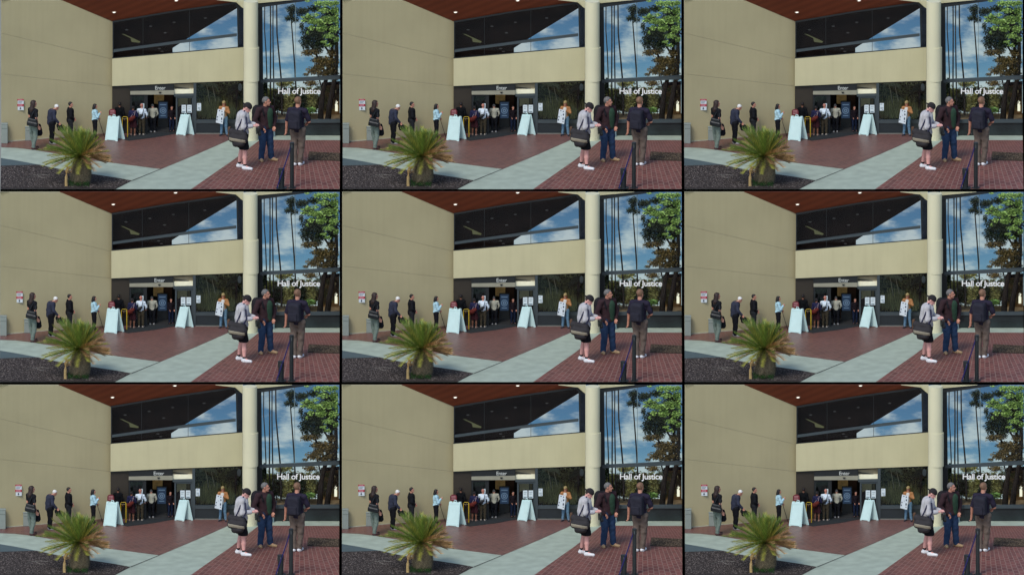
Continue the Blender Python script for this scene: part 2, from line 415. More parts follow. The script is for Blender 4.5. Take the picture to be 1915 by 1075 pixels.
sheet('entrance_mat', [(735, 750), (1000, 750), (985, 757), (870, 778), (720, 797), (690, 790)], .009, mat('dark entrance mat', C3(48, 52, 54), .8, .2, .1, 12))
sheet('path_joint', [(740, 1020), (903, 954.5), (906, 956), (745, 1022.5)], .006, mat('dark joint', C3(84, 88, 82)))
def inpoly(x, y, p):
    c = False
    for i in range(len(p)):
        (x0, y0), (x1, y1) = p[i-1], p[i]
        if (y0 > y) != (y1 > y) and x < (x1-x0)*(y-y0)/(y1-y0)+x0: c = not c
    return c
def chips(name, poly, n, size, m, label, cat, z0=.004, big=1.0):
    V = []; F = []
    xs = [p[0] for p in poly]; ys = [p[1] for p in poly]
    while len(F) < n*3:
        x, y = random.uniform(min(xs), max(xs)), random.uniform(min(ys), max(ys))
        if not inpoly(x, y, poly): continue
        c = G(x, y, z0+random.random()*.012); s = size*random.uniform(.5, 1.6)
        R = Matrix.Rotation(random.random()*6.28, 3, 'Z') @ Matrix.Rotation(random.uniform(-.7, .7), 3, 'X')
        a = [c+R@Vector(q) for q in ((-s, -s*.3, 0), (s, -s*.35, 0), (s*.8, s*.35, s*.1), (-s*.9, s*.3, 0), (0, 0, s*.35))]
        k = len(V); V += a; F += [(k, k+1, k+4), (k+1, k+2, k+4), (k+2, k+3, k+4)]
    return meshobj(name, V, F, m, label=label, cat=cat, kind='stuff')
chips('mulch_chips', [(4, 940), (215, 934), (300, 953), (530, 990), (735, 1023), (652, 1062), (4, 1062)], 5200, .016, mat('bark chips', C3(108, 100, 96), .9, .15, .1, 6, 0, 0, 0, .8), 'dark bark mulch covering the planting bed', 'mulch')
WELL = [(1738, 858), (W_, 866), (W_, 912), (1732, 906)]
sheet('tree_well', WELL, .010, mat('tree well soil', C3(70, 60, 52), .95, .1, .25, 20))
chips('leaf_litter', [(1740, 862), (1905, 868), (1905, 908), (1736, 903)], 1100, .014, mat('leaf litter', C3(112, 98, 82), .9, .15, .1, 6, 0, 0, 0, .6), 'brown leaf litter filling the square tree well', 'leaf litter', .012)

# ---- black strip dividing this view from its neighbours
BLK = mat('black divider', (.0004, .0004, .0004, 1), 1, 0, 0)
b = MB()
b.box((-.0, -.012, -DZ), (PX*S, 0.0, -.0005)); b.box((0, 0, -.0735), (PX*S, .4, -.006))
b.box((W_*S, -.0, -.07), (PX*S, 9-.012, .012))
zt = P(0, 0, 7.0).z
b.box((W_*S, YR-.1, .012), (PX*S, 8.95, P(0, -13, 8.95).z))
b.add([], []); b.build('dividing_strip', BLK, label='black dividing strip below and to the right', cat='divider', group='black strips between the nine views')

# ---- the building
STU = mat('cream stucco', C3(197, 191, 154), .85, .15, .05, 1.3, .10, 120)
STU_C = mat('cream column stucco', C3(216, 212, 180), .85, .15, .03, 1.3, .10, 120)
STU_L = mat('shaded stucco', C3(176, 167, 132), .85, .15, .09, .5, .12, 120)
for q_ in (STU, STU_L):      # faint brown streaks in the colour, standing in for warm shade on the walls
    nt = q_.node_tree; n = nt.nodes; l = nt.links
    tc = n.new('ShaderNodeTexCoord'); mp = n.new('ShaderNodeMapping'); mp.inputs['Scale'].default_value = (5, 5, .35); l.new(tc.outputs['Object'], mp.inputs[0])
    ns = n.new('ShaderNodeTexNoise'); ns.inputs['Scale'].default_value = 1.6; ns.inputs['Detail'].default_value = 6; l.new(mp.outputs[0], ns.inputs[0])
    cr = n.new('ShaderNodeMapRange'); cr.inputs[1].default_value = .45; cr.inputs[2].default_value = .8; cr.inputs[4].default_value = .10; l.new(ns.outputs[0], cr.inputs[0])
    mi = n.new('ShaderNodeMixRGB'); hs = [x for x in n if x.type == 'HUE_SAT'][0]; mi.inputs[1].default_value = hs.inputs['Color'].default_value; mi.inputs[2].default_value = C3(128, 118, 88)
    l.new(cr.outputs[0], mi.inputs[0]); l.new(mi.outputs[0], hs.inputs['Color'])
FRM = mat('dark metal frame', C3(62, 72, 76), .45, .5, .05)
FRM_D = mat('black metal frame', C3(30, 34, 36), .5, .4, .05)
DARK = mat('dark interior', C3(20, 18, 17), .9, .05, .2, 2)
BLD = thing('court_building', 'cream stucco courthouse with glass entrance and round column', 'building', (0, YF, 0))
GLD = glass('dark glass', (.84, .87, .86, 1), .022)
# left wall, three courses with real gaps between them
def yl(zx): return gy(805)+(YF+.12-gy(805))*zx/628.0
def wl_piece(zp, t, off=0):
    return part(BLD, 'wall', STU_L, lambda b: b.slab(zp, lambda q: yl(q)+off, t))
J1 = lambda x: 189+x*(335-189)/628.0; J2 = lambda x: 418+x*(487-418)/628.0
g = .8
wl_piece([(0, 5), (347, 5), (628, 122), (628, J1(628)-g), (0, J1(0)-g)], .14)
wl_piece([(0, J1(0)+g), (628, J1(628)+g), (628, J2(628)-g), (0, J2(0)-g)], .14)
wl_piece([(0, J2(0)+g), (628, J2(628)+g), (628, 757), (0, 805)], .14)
part(BLD, 'wall_backing', mat('joint backing', C3(190, 184, 160), .9, .1), lambda b: b.slab([(2, 8), (340, 8), (626, 128), (626, 745), (2, 790)], lambda q: yl(q)+.012, .1))  # pale backing seen in the gaps between the courses
part(BLD, 'wall_base', mat('pale curb', C3(176, 178, 158), .8, .2), lambda b: b.slab([(2, 799), (268, 778), (626, 752), (626, 757.5), (268, 785), (2, 806)], lambda q: yl(q)-.02, .018))
# soffit: sloping reddish timber ceiling
WOOD = mat('red timber soffit', C3(112, 46, 30), .55, .3, .10, 1.2)
nt = WOOD.node_tree; n = nt.nodes; l = nt.links
wv = n.new('ShaderNodeTexWave'); wv.inputs['Scale'].default_value = 4.0; wv.inputs['Distortion'].default_value = .4; wv.bands_direction = 'DIAGONAL'
tc = n.new('ShaderNodeTexCoord'); mp = n.new('ShaderNodeMapping'); mp.inputs['Rotation'].default_value = (0, math.radians(62), 0); l.new(tc.outputs['Object'], mp.inputs[0]); l.new(mp.outputs[0], wv.inputs[0])
mxx = n.new('ShaderNodeMixRGB'); mxx.inputs[1].default_value = C3(104, 52, 32); mxx.inputs[2].default_value = C3(116, 58, 36); l.new(wv.outputs[0], mxx.inputs[0])
l.new(mxx.outputs[0], [x for x in n if x.type == 'HUE_SAT'][0].inputs['Color'])
def soff_y(zx, zy):      # solve the soffit plane through corner, wall top and facade top
    return None
pB, pA, pC = P(628, 122, YF+.1), P(335, 0, yl(335)), P(1312, 15, YF+.1)
nrm = (pA-pB).cross(pC-pB)
def on_soffit(zx, zy):
    # point of the soffit plane that shows at this drawing position
    d = Vector((0, CE, -SE)); o = P(zx, zy, 0); t = (pB-o).dot(nrm)/d.dot(nrm); return o+d*t
sp = [on_soffit(*q) for q in ((628, 122), (335, 0), (1250, 0), (1330, 12), (1312, 15.5), (964, 65))]
part(BLD, 'soffit', WOOD, lambda b: b.prism(sp, (0, .06, -.002)))
LAMP = emis('downlight lens', (1, .95, .85, 1), 1.2)
for (zx, zy, r) in ((637, 69, 11), (988, 3, 11)):
    c = on_soffit(zx, zy); nn = nrm.normalized(); 
    if nn.y > 0: nn = -nn
    a = Vector((1, 0, 0)); a = (a-nn*a.dot(nn)).normalized(); bb = nn.cross(a)
    ring = [c+nn*.006+(a*math.cos(t)*r*1.15*S+bb*math.sin(t)*r*.55*S) for t in [i*math.pi/10 for i in range(20)]]
    if zy < 8: ring = [v for v in ring if (v.z*CE+v.y*SE) < (BASE-0)*S]
    o = part(BLD, 'downlight', mat('lamp trim', C3(170, 150, 130)), lambda b: b.prism(ring, nn*.012))
    ring2 = [c+(v-c)*.66+nn*.016 for v in ring]
    meshobj('lens', [v for v in ring2], [list(range(len(ring2)))], LAMP, o)
# beige fascia beams at the top
part(BLD, 'fascia', STU, lambda b: b.slab([(1216, 2), (1368, 2), (1368, 42), (1345, 32), (1327, 15)], YF-.12, .06))
part(BLD, 'fascia', STU, lambda b: b.slab([(1440, 2), (1645, 2), (1440, 21)], YR-.14, .05))
part(BLD, 'window_head', FRM_D, lambda b: b.slab([(1440, 21), (1658, 2), (1765, 2), (1712, 9), (1463, 44), (1440, 47)], YR-.10, .05))
part(BLD, 'window_head', FRM_D, lambda b: b.slab([(628, 122), (964, 65), (1312, 15), (1330, 14), (1365, 40), (1365, 46), (1335, 46), (1316, 24), (964, 72), (628, 130)], YF+.02, .08))
# spandrel band
part(BLD, 'spandrel', STU, lambda b: b.slab([(626, 332), (1000, 299), (1400, 265), (1400, 455), (1000, 470), (626, 487)], YF-.06, .08))
part(BLD, 'flashing', FRM_D, lambda b: b.slab([(626, 329), (1372, 264.5), (1372, 267), (626, 332)], YF-.062, .06))
# column, pier and collar
def cyl(b, zx, y, r, za, zb, n=32):
    pts = [(zx*S+r*math.cos(i*2*math.pi/n), y+r*math.sin(i*2*math.pi/n)) for i in range(n)]
    A_ = [(p[0], p[1], za) for p in pts]; B2 = [(p[0], p[1], zb) for p in pts]
    b.add(A_+B2, [[i, (i+1) % n, (i+1) % n+n, i+n] for i in range(n)]); b.add(A_, [list(range(n))[::-1]]); b.add(B2, [list(range(n))])
yc = gy(788)
zc = lambda zy: P(0, zy, yc).z
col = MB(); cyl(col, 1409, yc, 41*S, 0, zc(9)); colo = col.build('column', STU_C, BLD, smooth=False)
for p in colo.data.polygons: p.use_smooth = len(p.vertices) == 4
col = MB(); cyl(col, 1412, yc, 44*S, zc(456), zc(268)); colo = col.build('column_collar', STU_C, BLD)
for p in colo.data.polygons: p.use_smooth = len(p.vertices) == 4
part(BLD, 'pier', STU, lambda b: b.slab([(1372, 457), (1440, 457), (1440, 775), (1372, 775)], yc+.12, .3))
part(BLD, 'column_neck', STU, lambda b: b.slab([(1330, 6), (1371, 6), (1371, 52), (1352, 38)], YF-.3, .16))

# upper windows: frame, glass
part(BLD, 'window_frame', FRM, lambda b: (b.slab([(628, 283), (800, 259.5), (1062, 224), (1330, 191), (1330, 206), (1062, 239), (800, 273), (628, 297)], YF-.02, .06)))
part(BLD, 'mullion', FRM_D, lambda b: b.slab([(799, 100), (801.5, 100), (801.5, 318), (799, 318)], YF-.004, .03))
part(BLD, 'mullion', FRM_D, lambda b: b.slab([(1061, 52), (1063.5, 52), (1063.5, 295), (1061, 295)], YF-.004, .03))
part(BLD, 'mullion', FRM_D, lambda b: b.slab([(1330, 44), (1341, 44), (1341, 272), (1335, 272)], YF-.03, .05))
part(BLD, 'window_jamb', FRM_D, lambda b: b.slab([(628, 128), (634, 128), (634, 330), (628, 330)], YF-.02, .1))
GLW = glass('upper glass', (.93, .95, .97, 1), .012)
part(BLD, 'window_pane', GLW, lambda b: b.slab([(632, 128), (964, 70), (1332, 18), (1368, 42), (1368, 270), (632, 332)], YF+.06, .006))
# panel standing in for the soffit reflection in the upper window, lamps included
SD = mat('dark soffit reflection', C3(24, 15, 11), .8, .1, .3, 3)
part(BLD, 'reflection_panel', SD, lambda b: b.slab([(629, 118), (964, 62), (1312, 14), (1334, 46), (1060, 213), (967, 272), (967, 336), (629, 336)], YF+.35, .12))
part(BLD, 'reflection_panel', mat('blue black reflection', C3(24, 32, 44), .6, .3, .3, 9), lambda b: b.slab([(1338, 40), (1372, 46), (1372, 276), (1338, 276)], YF+.35, .12))  # panel for the bluish reflection beside the window frame
LOW = emis('dim cove light', (.42, .42, .12, 1), .14)
part(BLD, 'cove_light', LOW, lambda b: b.slab([(680, 193), (694, 195), (785, 236), (780, 243), (735, 238), (730, 217)], YF+.33, .015))
LOW2 = emis('dim ceiling lamp', (.5, .42, .36, 1), .05)
for zx, zy in ((708, 170), (843, 150), (975, 128), (1152, 104), (925, 187), (908, 292), (892, 276)):
    part(BLD, 'ceiling_lamp', LOW2, lambda b: b.slab([(zx+9*math.cos(t*.785), zy+3.2*math.sin(t*.785)) for t in range(8)][::-1], YF+.33, .01))
# ground floor: entrance
part(BLD, 'header', FRM_D, lambda b: b.slab([(626, 487), (1000, 470), (1372, 456), (1372, 461), (1096, 471), (975, 478), (975, 516), (727, 516), (727, 490), (626, 493)], YF-.02, .1))
SIDE = mat('brown side panel', C3(52, 46, 38), .5, .4, .25, 1.5)
part(BLD, 'side_panel', SIDE, lambda b: b.slab([(626, 492), (727, 489), (727, 757), (626, 757)], YF+.03, .05))
part(BLD, 'transom_track', mat('grey door track', C3(150, 148, 130), .5, .4, .06), lambda b: b.slab([(728, 516), (975, 511), (975, 535), (728, 535)], YF-.05, .12))
part(BLD, 'sensor', FRM_D, lambda b: b.slab([(888, 520), (904, 520), (900, 528), (892, 528)], YF-.075, .02))
part(BLD, 'transom_frame', FRM, lambda b: b.slab([(975, 533), (1092, 530), (1092, 545), (985, 547), (975, 545)], YF-.03, .07))
part(BLD, 'mullion', FRM, lambda b: b.slab([(1085, 472), (1101, 471), (1101, 760), (1085, 760)], YF-.05, .1))
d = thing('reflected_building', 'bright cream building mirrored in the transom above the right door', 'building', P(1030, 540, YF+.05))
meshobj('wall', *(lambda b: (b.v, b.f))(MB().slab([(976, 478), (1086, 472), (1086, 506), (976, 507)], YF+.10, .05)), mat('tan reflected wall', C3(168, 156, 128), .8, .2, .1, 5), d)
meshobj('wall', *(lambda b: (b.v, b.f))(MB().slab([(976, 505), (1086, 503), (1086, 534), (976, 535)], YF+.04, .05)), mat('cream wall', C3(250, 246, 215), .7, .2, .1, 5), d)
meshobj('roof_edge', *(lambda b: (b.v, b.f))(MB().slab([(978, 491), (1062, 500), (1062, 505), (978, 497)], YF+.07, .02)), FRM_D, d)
def door(leaf_pts, name_m=FRM):
    o = thing('sliding_door', leaf_pts[1], 'door', P((leaf_pts[0][0]+leaf_pts[0][2])/2, 757, YF))
    x0, y0, x1, y1 = leaf_pts[0]; t = 9
    part(o, 'door_frame', name_m, lambda b: (b.slab([(x0, y0), (x0+t, y0), (x0+t, y1), (x0, y1)], YF, .05), b.slab([(x1-t, y0), (x1, y0), (x1, y1), (x1-t, y1)], YF, .05),
        b.slab([(x0+t, y0), (x1-t, y0), (x1-t, y0+9), (x0+t, y0+9)], YF+.001, .048), b.slab([(x0+t, y1-16), (x1-t, y1-16), (x1-t, y1), (x0+t, y1)], YF+.001, .048)))
    part(o, 'door_glass', GLD, lambda b: b.slab([(x0+t, y0+9), (x1-t, y0+9), (x1-t, y1-16), (x0+t, y1-16)], YF+.02, .006))
    return o
door(((728, 536, 815, 757), 'glass door leaf left of the entrance opening with dark metal frame'), FRM_D)
door(((985, 546, 1085, 757), 'glass door leaf right of the entrance opening behind the white board'), FRM)
part(BLD, 'mullion', FRM_D, lambda b: b.slab([(812, 536), (826, 536), (826, 757), (812, 757)], YF-.01, .07))
# interior room behind the doors
YB = 8.62
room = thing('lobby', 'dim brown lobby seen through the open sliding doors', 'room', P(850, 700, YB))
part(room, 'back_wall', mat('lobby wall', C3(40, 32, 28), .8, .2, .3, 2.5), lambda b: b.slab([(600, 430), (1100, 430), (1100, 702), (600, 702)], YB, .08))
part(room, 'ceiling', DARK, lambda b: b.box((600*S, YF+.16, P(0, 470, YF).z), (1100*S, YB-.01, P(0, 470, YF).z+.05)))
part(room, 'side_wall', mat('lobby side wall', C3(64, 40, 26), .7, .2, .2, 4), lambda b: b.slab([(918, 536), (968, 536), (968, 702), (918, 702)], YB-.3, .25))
part(room, 'tan_panel', mat('tan lobby panel', C3(214, 168, 104), .7, .2, .25, 9), lambda b: b.slab([(862, 536), (918, 536), (918, 592), (862, 585)], YB-.35, .04))  # plain tan panel at the back of the opening
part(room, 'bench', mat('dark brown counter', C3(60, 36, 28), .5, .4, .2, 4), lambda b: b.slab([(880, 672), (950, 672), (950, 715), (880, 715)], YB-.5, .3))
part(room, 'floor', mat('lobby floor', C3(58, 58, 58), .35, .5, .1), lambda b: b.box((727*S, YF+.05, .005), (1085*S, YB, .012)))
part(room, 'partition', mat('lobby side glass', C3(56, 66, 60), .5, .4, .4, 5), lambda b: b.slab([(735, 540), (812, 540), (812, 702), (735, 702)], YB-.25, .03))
part(room, 'window', mat('reflected tan wall', C3(190, 172, 130), .8, .2, .2, 6), lambda b: b.slab([(998, 556), (1052, 556), (1052, 600), (1035, 585), (1020, 592), (998, 604)], YB-.2, .05))  # tan patch standing in for a reflection in the right door glass
part(room, 'window', mat('reflected tan strip', C3(120, 96, 60), .8, .2, .2, 6), lambda b: b.slab([(1056, 550), (1070, 550), (1070, 620), (1056, 620)], YB-.2, .05))  # narrow tan strip, part of the same door glass reflection
# blue display screen
scr = thing('display_screen', 'tall blue digital display standing inside the entrance', 'screen', G(913, 722, .01))
part(scr, 'housing', FRM_D, lambda b: b.slab([(884, 572), (942, 572), (942, 722), (884, 722)], gy(722), .06))
part(scr, 'screen', emis('blue screen', C3(30, 52, 78), .55), lambda b: b.slab([(889, 578), (937, 578), (937, 668), (889, 668)], gy(722)-.012, .012))
SCI = emis('screen emblem', C3(110, 135, 160), .6)
def ringpts(cx, cy, r, n=18): return [(cx+r*math.cos(i*2*math.pi/n), cy-r*math.sin(i*2*math.pi/n)) for i in range(n)]
def ring(b, cx, cy, r0, r1, y, n=18):
    A, B_ = ringpts(cx, cy, r0, n), ringpts(cx, cy, r1, n)
    for i in range(n): b.slab([A[i], A[(i+1) % n], B_[(i+1) % n], B_[i]], y, .006)
part(scr, 'emblem', SCI, lambda b: (ring(b, 913, 625, 15, 18, gy(722)-.02), ring(b, 913, 625, 5, 9, gy(722)-.02),
     b.slab([(895, 590), (931, 590), (931, 593), (895, 593)], gy(722)-.02, .006), b.slab([(898, 652), (928, 652), (928, 655), (898, 655)], gy(722)-.02, .006)))
# window right of the entrance
part(BLD, 'window_frame', FRM, lambda b: (b.slab([(1101, 678), (1372, 679), (1372, 697), (1101, 697)], YF-.04, .09), b.slab([(1366, 460), (1372, 460), (1372, 757), (1366, 757)], YF-.03, .08)))
part(BLD, 'lower_panel', mat('dark lower panel', C3(38, 46, 50), .3, .5, .15, 3), lambda b: b.slab([(1101, 697), (1366, 697), (1366, 757), (1101, 757)], YF-.01, .05))
part(BLD, 'window_pane', GLD, lambda b: b.slab([(1101, 470), (1366, 461), (1366, 678), (1101, 678)], YF, .006))
part(BLD, 'threshold', mat('threshold grey', C3(120, 122, 116)), lambda b: b.box((1100*S, YF-.07, .004), (1372*S, YF-.045, .03)))
# right hand glass wall
part(BLD, 'window_jamb', FRM_D, lambda b: b.slab([(1440, 44), (1474, 40), (1482, 770), (1440, 770)], YR-.05, .14))
part(BLD, 'window_frame', FRM, lambda b: b.slab([(1464, 452), (1700, 440), (W_, 428), (W_, 449), (1700, 459), (1464, 468)], YR-.06, .1))
part(BLD, 'window_frame', FRM, lambda b: b.slab([(1480, 679), (W_, 676), (W_, 694), (1480, 695)], YR-.06, .1))
part(BLD, 'mullion', mat('thin silver mullion', C3(120, 138, 140), .4, .5), lambda b: b.slab([(1659, 6), (1662, 6), (1664, 450), (1661, 450)], YR-.02, .03))
part(BLD, 'lower_panel', mat('dark glass panel', C3(36, 44, 46), .22, .5, .35, 2.2), lambda b: b.slab([(1480, 695), (W_, 694), (W_, 767), (1480, 767)], YR-.01, .05))
part(BLD, 'window_pane', glass('clear blue glass', (.92, .96, .98, 1), .012), lambda b: b.slab([(1470, 44), (1712, 9), (1775, 2), (W_, 2), (W_, 679), (1480, 681)], YR+.01, .006))
# lettering
def text(s, zx0, zx1, zbase, zcap, y, m, name, parent, ext=.006, bold=0.0):
    cu = bpy.data.curves.new('t', 'FONT'); cu.body = s; cu.size = 1; cu.extrude = ext; cu.offset = bold; cu.space_character = .93
    o = bpy.data.objects.new('t', cu); COL.objects.link(o); bpy.context.view_layer.update()
    me = bpy.data.meshes.new_from_object(o.evaluated_get(bpy.context.evaluated_depsgraph_get()))
    bpy.data.objects.remove(o)
    co = np.array([v.co[:] for v in me.vertices]); F = [list(p.vertices) for p in me.polygons]
    x0, x1 = co[:, 0].min(), co[:, 0].max(); capH = .69
    p0 = P(zx0, zbase, y); p1 = P(zx1, zcap, y)
    V = np.zeros_like(co); V[:, 0] = p0.x+(co[:, 0]-x0)/(x1-x0)*(p1.x-p0.x); V[:, 2] = p0.z+co[:, 1]/capH*(p1.z-p0.z); V[:, 1] = y-co[:, 2]
    bpy.data.meshes.remove(me)
    return meshobj(name, V, F, m, parent)
WHT = mat('white lettering', (.95, .95, .93, 1), .5, .3, .0)
text('Hall of Justice', 1563, 1802, 530, 499, YR-.03, WHT, 'lettering', BLD, .01, .010)
text('Enter', 869, 927, 507, 487, YF-.035, mat('grey white lettering', C3(205, 210, 205), .5, .3, 0), 'lettering', BLD)

# ---------------------------------------------------------------- sky and garden seen in the glass
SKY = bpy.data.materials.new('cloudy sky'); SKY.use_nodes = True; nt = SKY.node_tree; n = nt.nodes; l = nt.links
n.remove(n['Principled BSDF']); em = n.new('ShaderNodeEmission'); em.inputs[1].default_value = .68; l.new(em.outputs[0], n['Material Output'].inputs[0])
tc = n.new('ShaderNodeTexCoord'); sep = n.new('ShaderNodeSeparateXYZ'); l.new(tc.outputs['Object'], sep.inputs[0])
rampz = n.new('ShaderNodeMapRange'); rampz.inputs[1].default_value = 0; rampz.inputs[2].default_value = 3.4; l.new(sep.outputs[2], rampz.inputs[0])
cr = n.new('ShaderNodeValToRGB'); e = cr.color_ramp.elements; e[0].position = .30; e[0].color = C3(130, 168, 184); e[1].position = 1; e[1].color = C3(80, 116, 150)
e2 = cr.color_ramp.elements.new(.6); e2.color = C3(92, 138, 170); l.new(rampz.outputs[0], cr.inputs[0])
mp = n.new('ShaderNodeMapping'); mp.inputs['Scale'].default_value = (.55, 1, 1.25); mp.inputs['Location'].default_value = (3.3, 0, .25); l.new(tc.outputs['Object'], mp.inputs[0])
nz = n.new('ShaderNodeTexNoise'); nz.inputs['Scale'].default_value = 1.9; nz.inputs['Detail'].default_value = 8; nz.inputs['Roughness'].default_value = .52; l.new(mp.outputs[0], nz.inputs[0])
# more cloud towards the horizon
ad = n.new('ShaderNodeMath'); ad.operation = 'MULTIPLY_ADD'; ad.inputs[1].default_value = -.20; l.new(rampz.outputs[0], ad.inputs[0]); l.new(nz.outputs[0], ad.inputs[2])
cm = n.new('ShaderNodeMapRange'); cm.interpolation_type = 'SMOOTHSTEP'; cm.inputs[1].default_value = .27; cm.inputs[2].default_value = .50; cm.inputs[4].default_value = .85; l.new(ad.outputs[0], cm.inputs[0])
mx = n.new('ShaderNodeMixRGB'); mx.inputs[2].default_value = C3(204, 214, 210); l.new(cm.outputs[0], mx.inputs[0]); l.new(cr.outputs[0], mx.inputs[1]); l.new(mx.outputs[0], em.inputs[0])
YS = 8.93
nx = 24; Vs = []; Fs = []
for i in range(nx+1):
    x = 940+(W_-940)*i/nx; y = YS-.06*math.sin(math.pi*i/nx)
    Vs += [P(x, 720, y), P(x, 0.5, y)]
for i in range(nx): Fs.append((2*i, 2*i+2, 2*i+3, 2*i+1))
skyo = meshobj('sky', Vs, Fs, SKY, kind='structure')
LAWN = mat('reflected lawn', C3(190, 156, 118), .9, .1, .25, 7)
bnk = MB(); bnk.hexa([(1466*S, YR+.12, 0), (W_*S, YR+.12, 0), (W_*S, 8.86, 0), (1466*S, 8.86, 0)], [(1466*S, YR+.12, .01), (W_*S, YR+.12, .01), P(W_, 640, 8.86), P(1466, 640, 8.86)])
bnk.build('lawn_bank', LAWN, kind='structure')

def leaves(blobs, n, size, V=None, F=None, asp=.6, clipx=1906, clipz=2, shell=.5, y1=None, y0=None):
    V = [] if V is None else V; F = [] if F is None else F
    vol = np.array([b[1][0]*b[1][1]*b[1][2] for b in blobs])**.67; vol /= vol.sum()
    which = np.random.choice(len(blobs), n, p=vol)
    for k in which:
        c, r = blobs[k]
        u = np.random.normal(size=3); u /= np.linalg.norm(u); rr = np.random.uniform(shell, 1.0)**.6*np.random.uniform(.75, 1.12)
        p = Vector((c[0]+u[0]*r[0]*rr, c[1]+u[1]*r[1]*rr, c[2]+u[2]*r[2]*rr))
        if p.x > clipx*S or (BASE-(p.z*CE+p.y*SE)/S) < clipz+size/S*.8: continue
        if y1 and p.y > y1: p.y = y1
        if y0 and p.y < y0: p.y = y0
        s = size*random.uniform(.55, 1.35)
        R = Matrix.Rotation(random.random()*6.28, 3, 'Z') @ Matrix.Rotation(random.uniform(-1.2, 1.2), 3, 'X') @ Matrix.Rotation(random.random()*6.28, 3, 'Z')
        q = [R@Vector(t) for t in ((-s, 0, 0), (-.1*s, -s*asp, s*.1), (s, 0, -s*.15), (-.1*s, s*asp, s*.1))]
        i = len(V); V += [p+t for t in q]; F.append((i, i+1, i+2, i+3))
    return V, F
def bl(zx, zy, y, rx, rz, ry=None):
    p = P(zx, zy, y); return (tuple(p), (rx*S, (ry or min(rx, 60))*S, rz*S))
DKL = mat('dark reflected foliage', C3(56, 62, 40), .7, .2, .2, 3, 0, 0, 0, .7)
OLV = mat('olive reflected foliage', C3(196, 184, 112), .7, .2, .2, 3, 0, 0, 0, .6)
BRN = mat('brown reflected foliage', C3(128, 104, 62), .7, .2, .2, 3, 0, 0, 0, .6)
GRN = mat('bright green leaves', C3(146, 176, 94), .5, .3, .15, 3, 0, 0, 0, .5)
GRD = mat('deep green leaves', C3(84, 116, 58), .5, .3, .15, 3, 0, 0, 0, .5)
TRK = mat('dark bark', C3(52, 44, 38), .9, .1, .3, 20)
TRP = mat('grey palm bark', C3(64, 58, 52), .9, .1, .3, 20)
# tall bare palm trunks
GP = 'tall palm trunks mirrored in the right window'
for (lab, pts, w0) in (('leftmost', [(1487, 16), (1486, 170), (1494, 290), (1499, 430), (1500, 640)], 3.4), ('second', [(1519, 14), (1520, 200), (1519, 430), (1521, 640)], 4.2),
                       ('third', [(1534, 13), (1533, 190), (1537, 430), (1540, 650)], 3.8), ('fourth', [(1554, 12), (1556, 190), (1568, 320), (1579, 440), (1586, 650)], 4.6)):
    t = thing('palm_tree', '%s tall bare palm trunk from the left in the right window' % lab, 'palm tree', P(pts[-1][0], pts[-1][1], 8.3), GP)
    part(t, 'trunk', TRP, lambda b: b.tube([P(x, y, 8.3) for x, y in pts], [w0*S*(.85+.25*i/len(pts)) for i in range(len(pts))], 8))
t = thing('palm_tree', 'tall palm with a ragged dark crown in the right window', 'palm tree', P(1668, 650, 8.25), GP)
part(t, 'trunk', TRP, lambda b: b.tube([P(x, y, 8.25) for x, y in ((1640, 60), (1638, 130), (1648, 260), (1658, 400), (1664, 520), (1668, 650))], [3*S, 3.4*S, 3.8*S, 4.2*S, 4.6*S, 5*S], 8))
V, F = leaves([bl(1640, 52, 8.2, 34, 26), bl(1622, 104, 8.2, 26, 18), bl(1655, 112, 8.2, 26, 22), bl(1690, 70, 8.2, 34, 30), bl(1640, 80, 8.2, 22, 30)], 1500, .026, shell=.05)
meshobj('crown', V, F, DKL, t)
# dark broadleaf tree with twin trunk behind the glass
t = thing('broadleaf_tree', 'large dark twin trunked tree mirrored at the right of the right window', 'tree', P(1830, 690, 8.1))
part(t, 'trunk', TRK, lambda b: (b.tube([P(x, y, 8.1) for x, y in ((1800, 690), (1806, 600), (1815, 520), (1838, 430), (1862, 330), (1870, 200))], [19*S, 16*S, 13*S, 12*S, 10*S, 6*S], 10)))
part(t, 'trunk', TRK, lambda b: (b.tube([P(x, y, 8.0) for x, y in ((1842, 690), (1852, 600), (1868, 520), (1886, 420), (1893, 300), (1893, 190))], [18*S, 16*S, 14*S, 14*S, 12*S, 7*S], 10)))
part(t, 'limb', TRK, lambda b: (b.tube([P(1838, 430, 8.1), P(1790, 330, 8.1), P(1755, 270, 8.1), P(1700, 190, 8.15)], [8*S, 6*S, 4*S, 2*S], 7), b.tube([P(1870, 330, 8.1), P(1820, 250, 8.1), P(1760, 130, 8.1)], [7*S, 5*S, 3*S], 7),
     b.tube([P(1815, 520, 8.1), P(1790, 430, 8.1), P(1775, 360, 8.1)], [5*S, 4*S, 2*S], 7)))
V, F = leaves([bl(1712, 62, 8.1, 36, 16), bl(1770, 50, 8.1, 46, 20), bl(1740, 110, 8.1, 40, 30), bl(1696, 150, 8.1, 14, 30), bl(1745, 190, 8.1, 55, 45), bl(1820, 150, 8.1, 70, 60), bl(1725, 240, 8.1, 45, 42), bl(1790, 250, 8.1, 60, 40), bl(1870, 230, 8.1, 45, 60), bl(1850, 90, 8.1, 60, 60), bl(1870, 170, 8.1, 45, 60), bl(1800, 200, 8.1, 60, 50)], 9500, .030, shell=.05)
meshobj('crown', V, F, DKL, t)
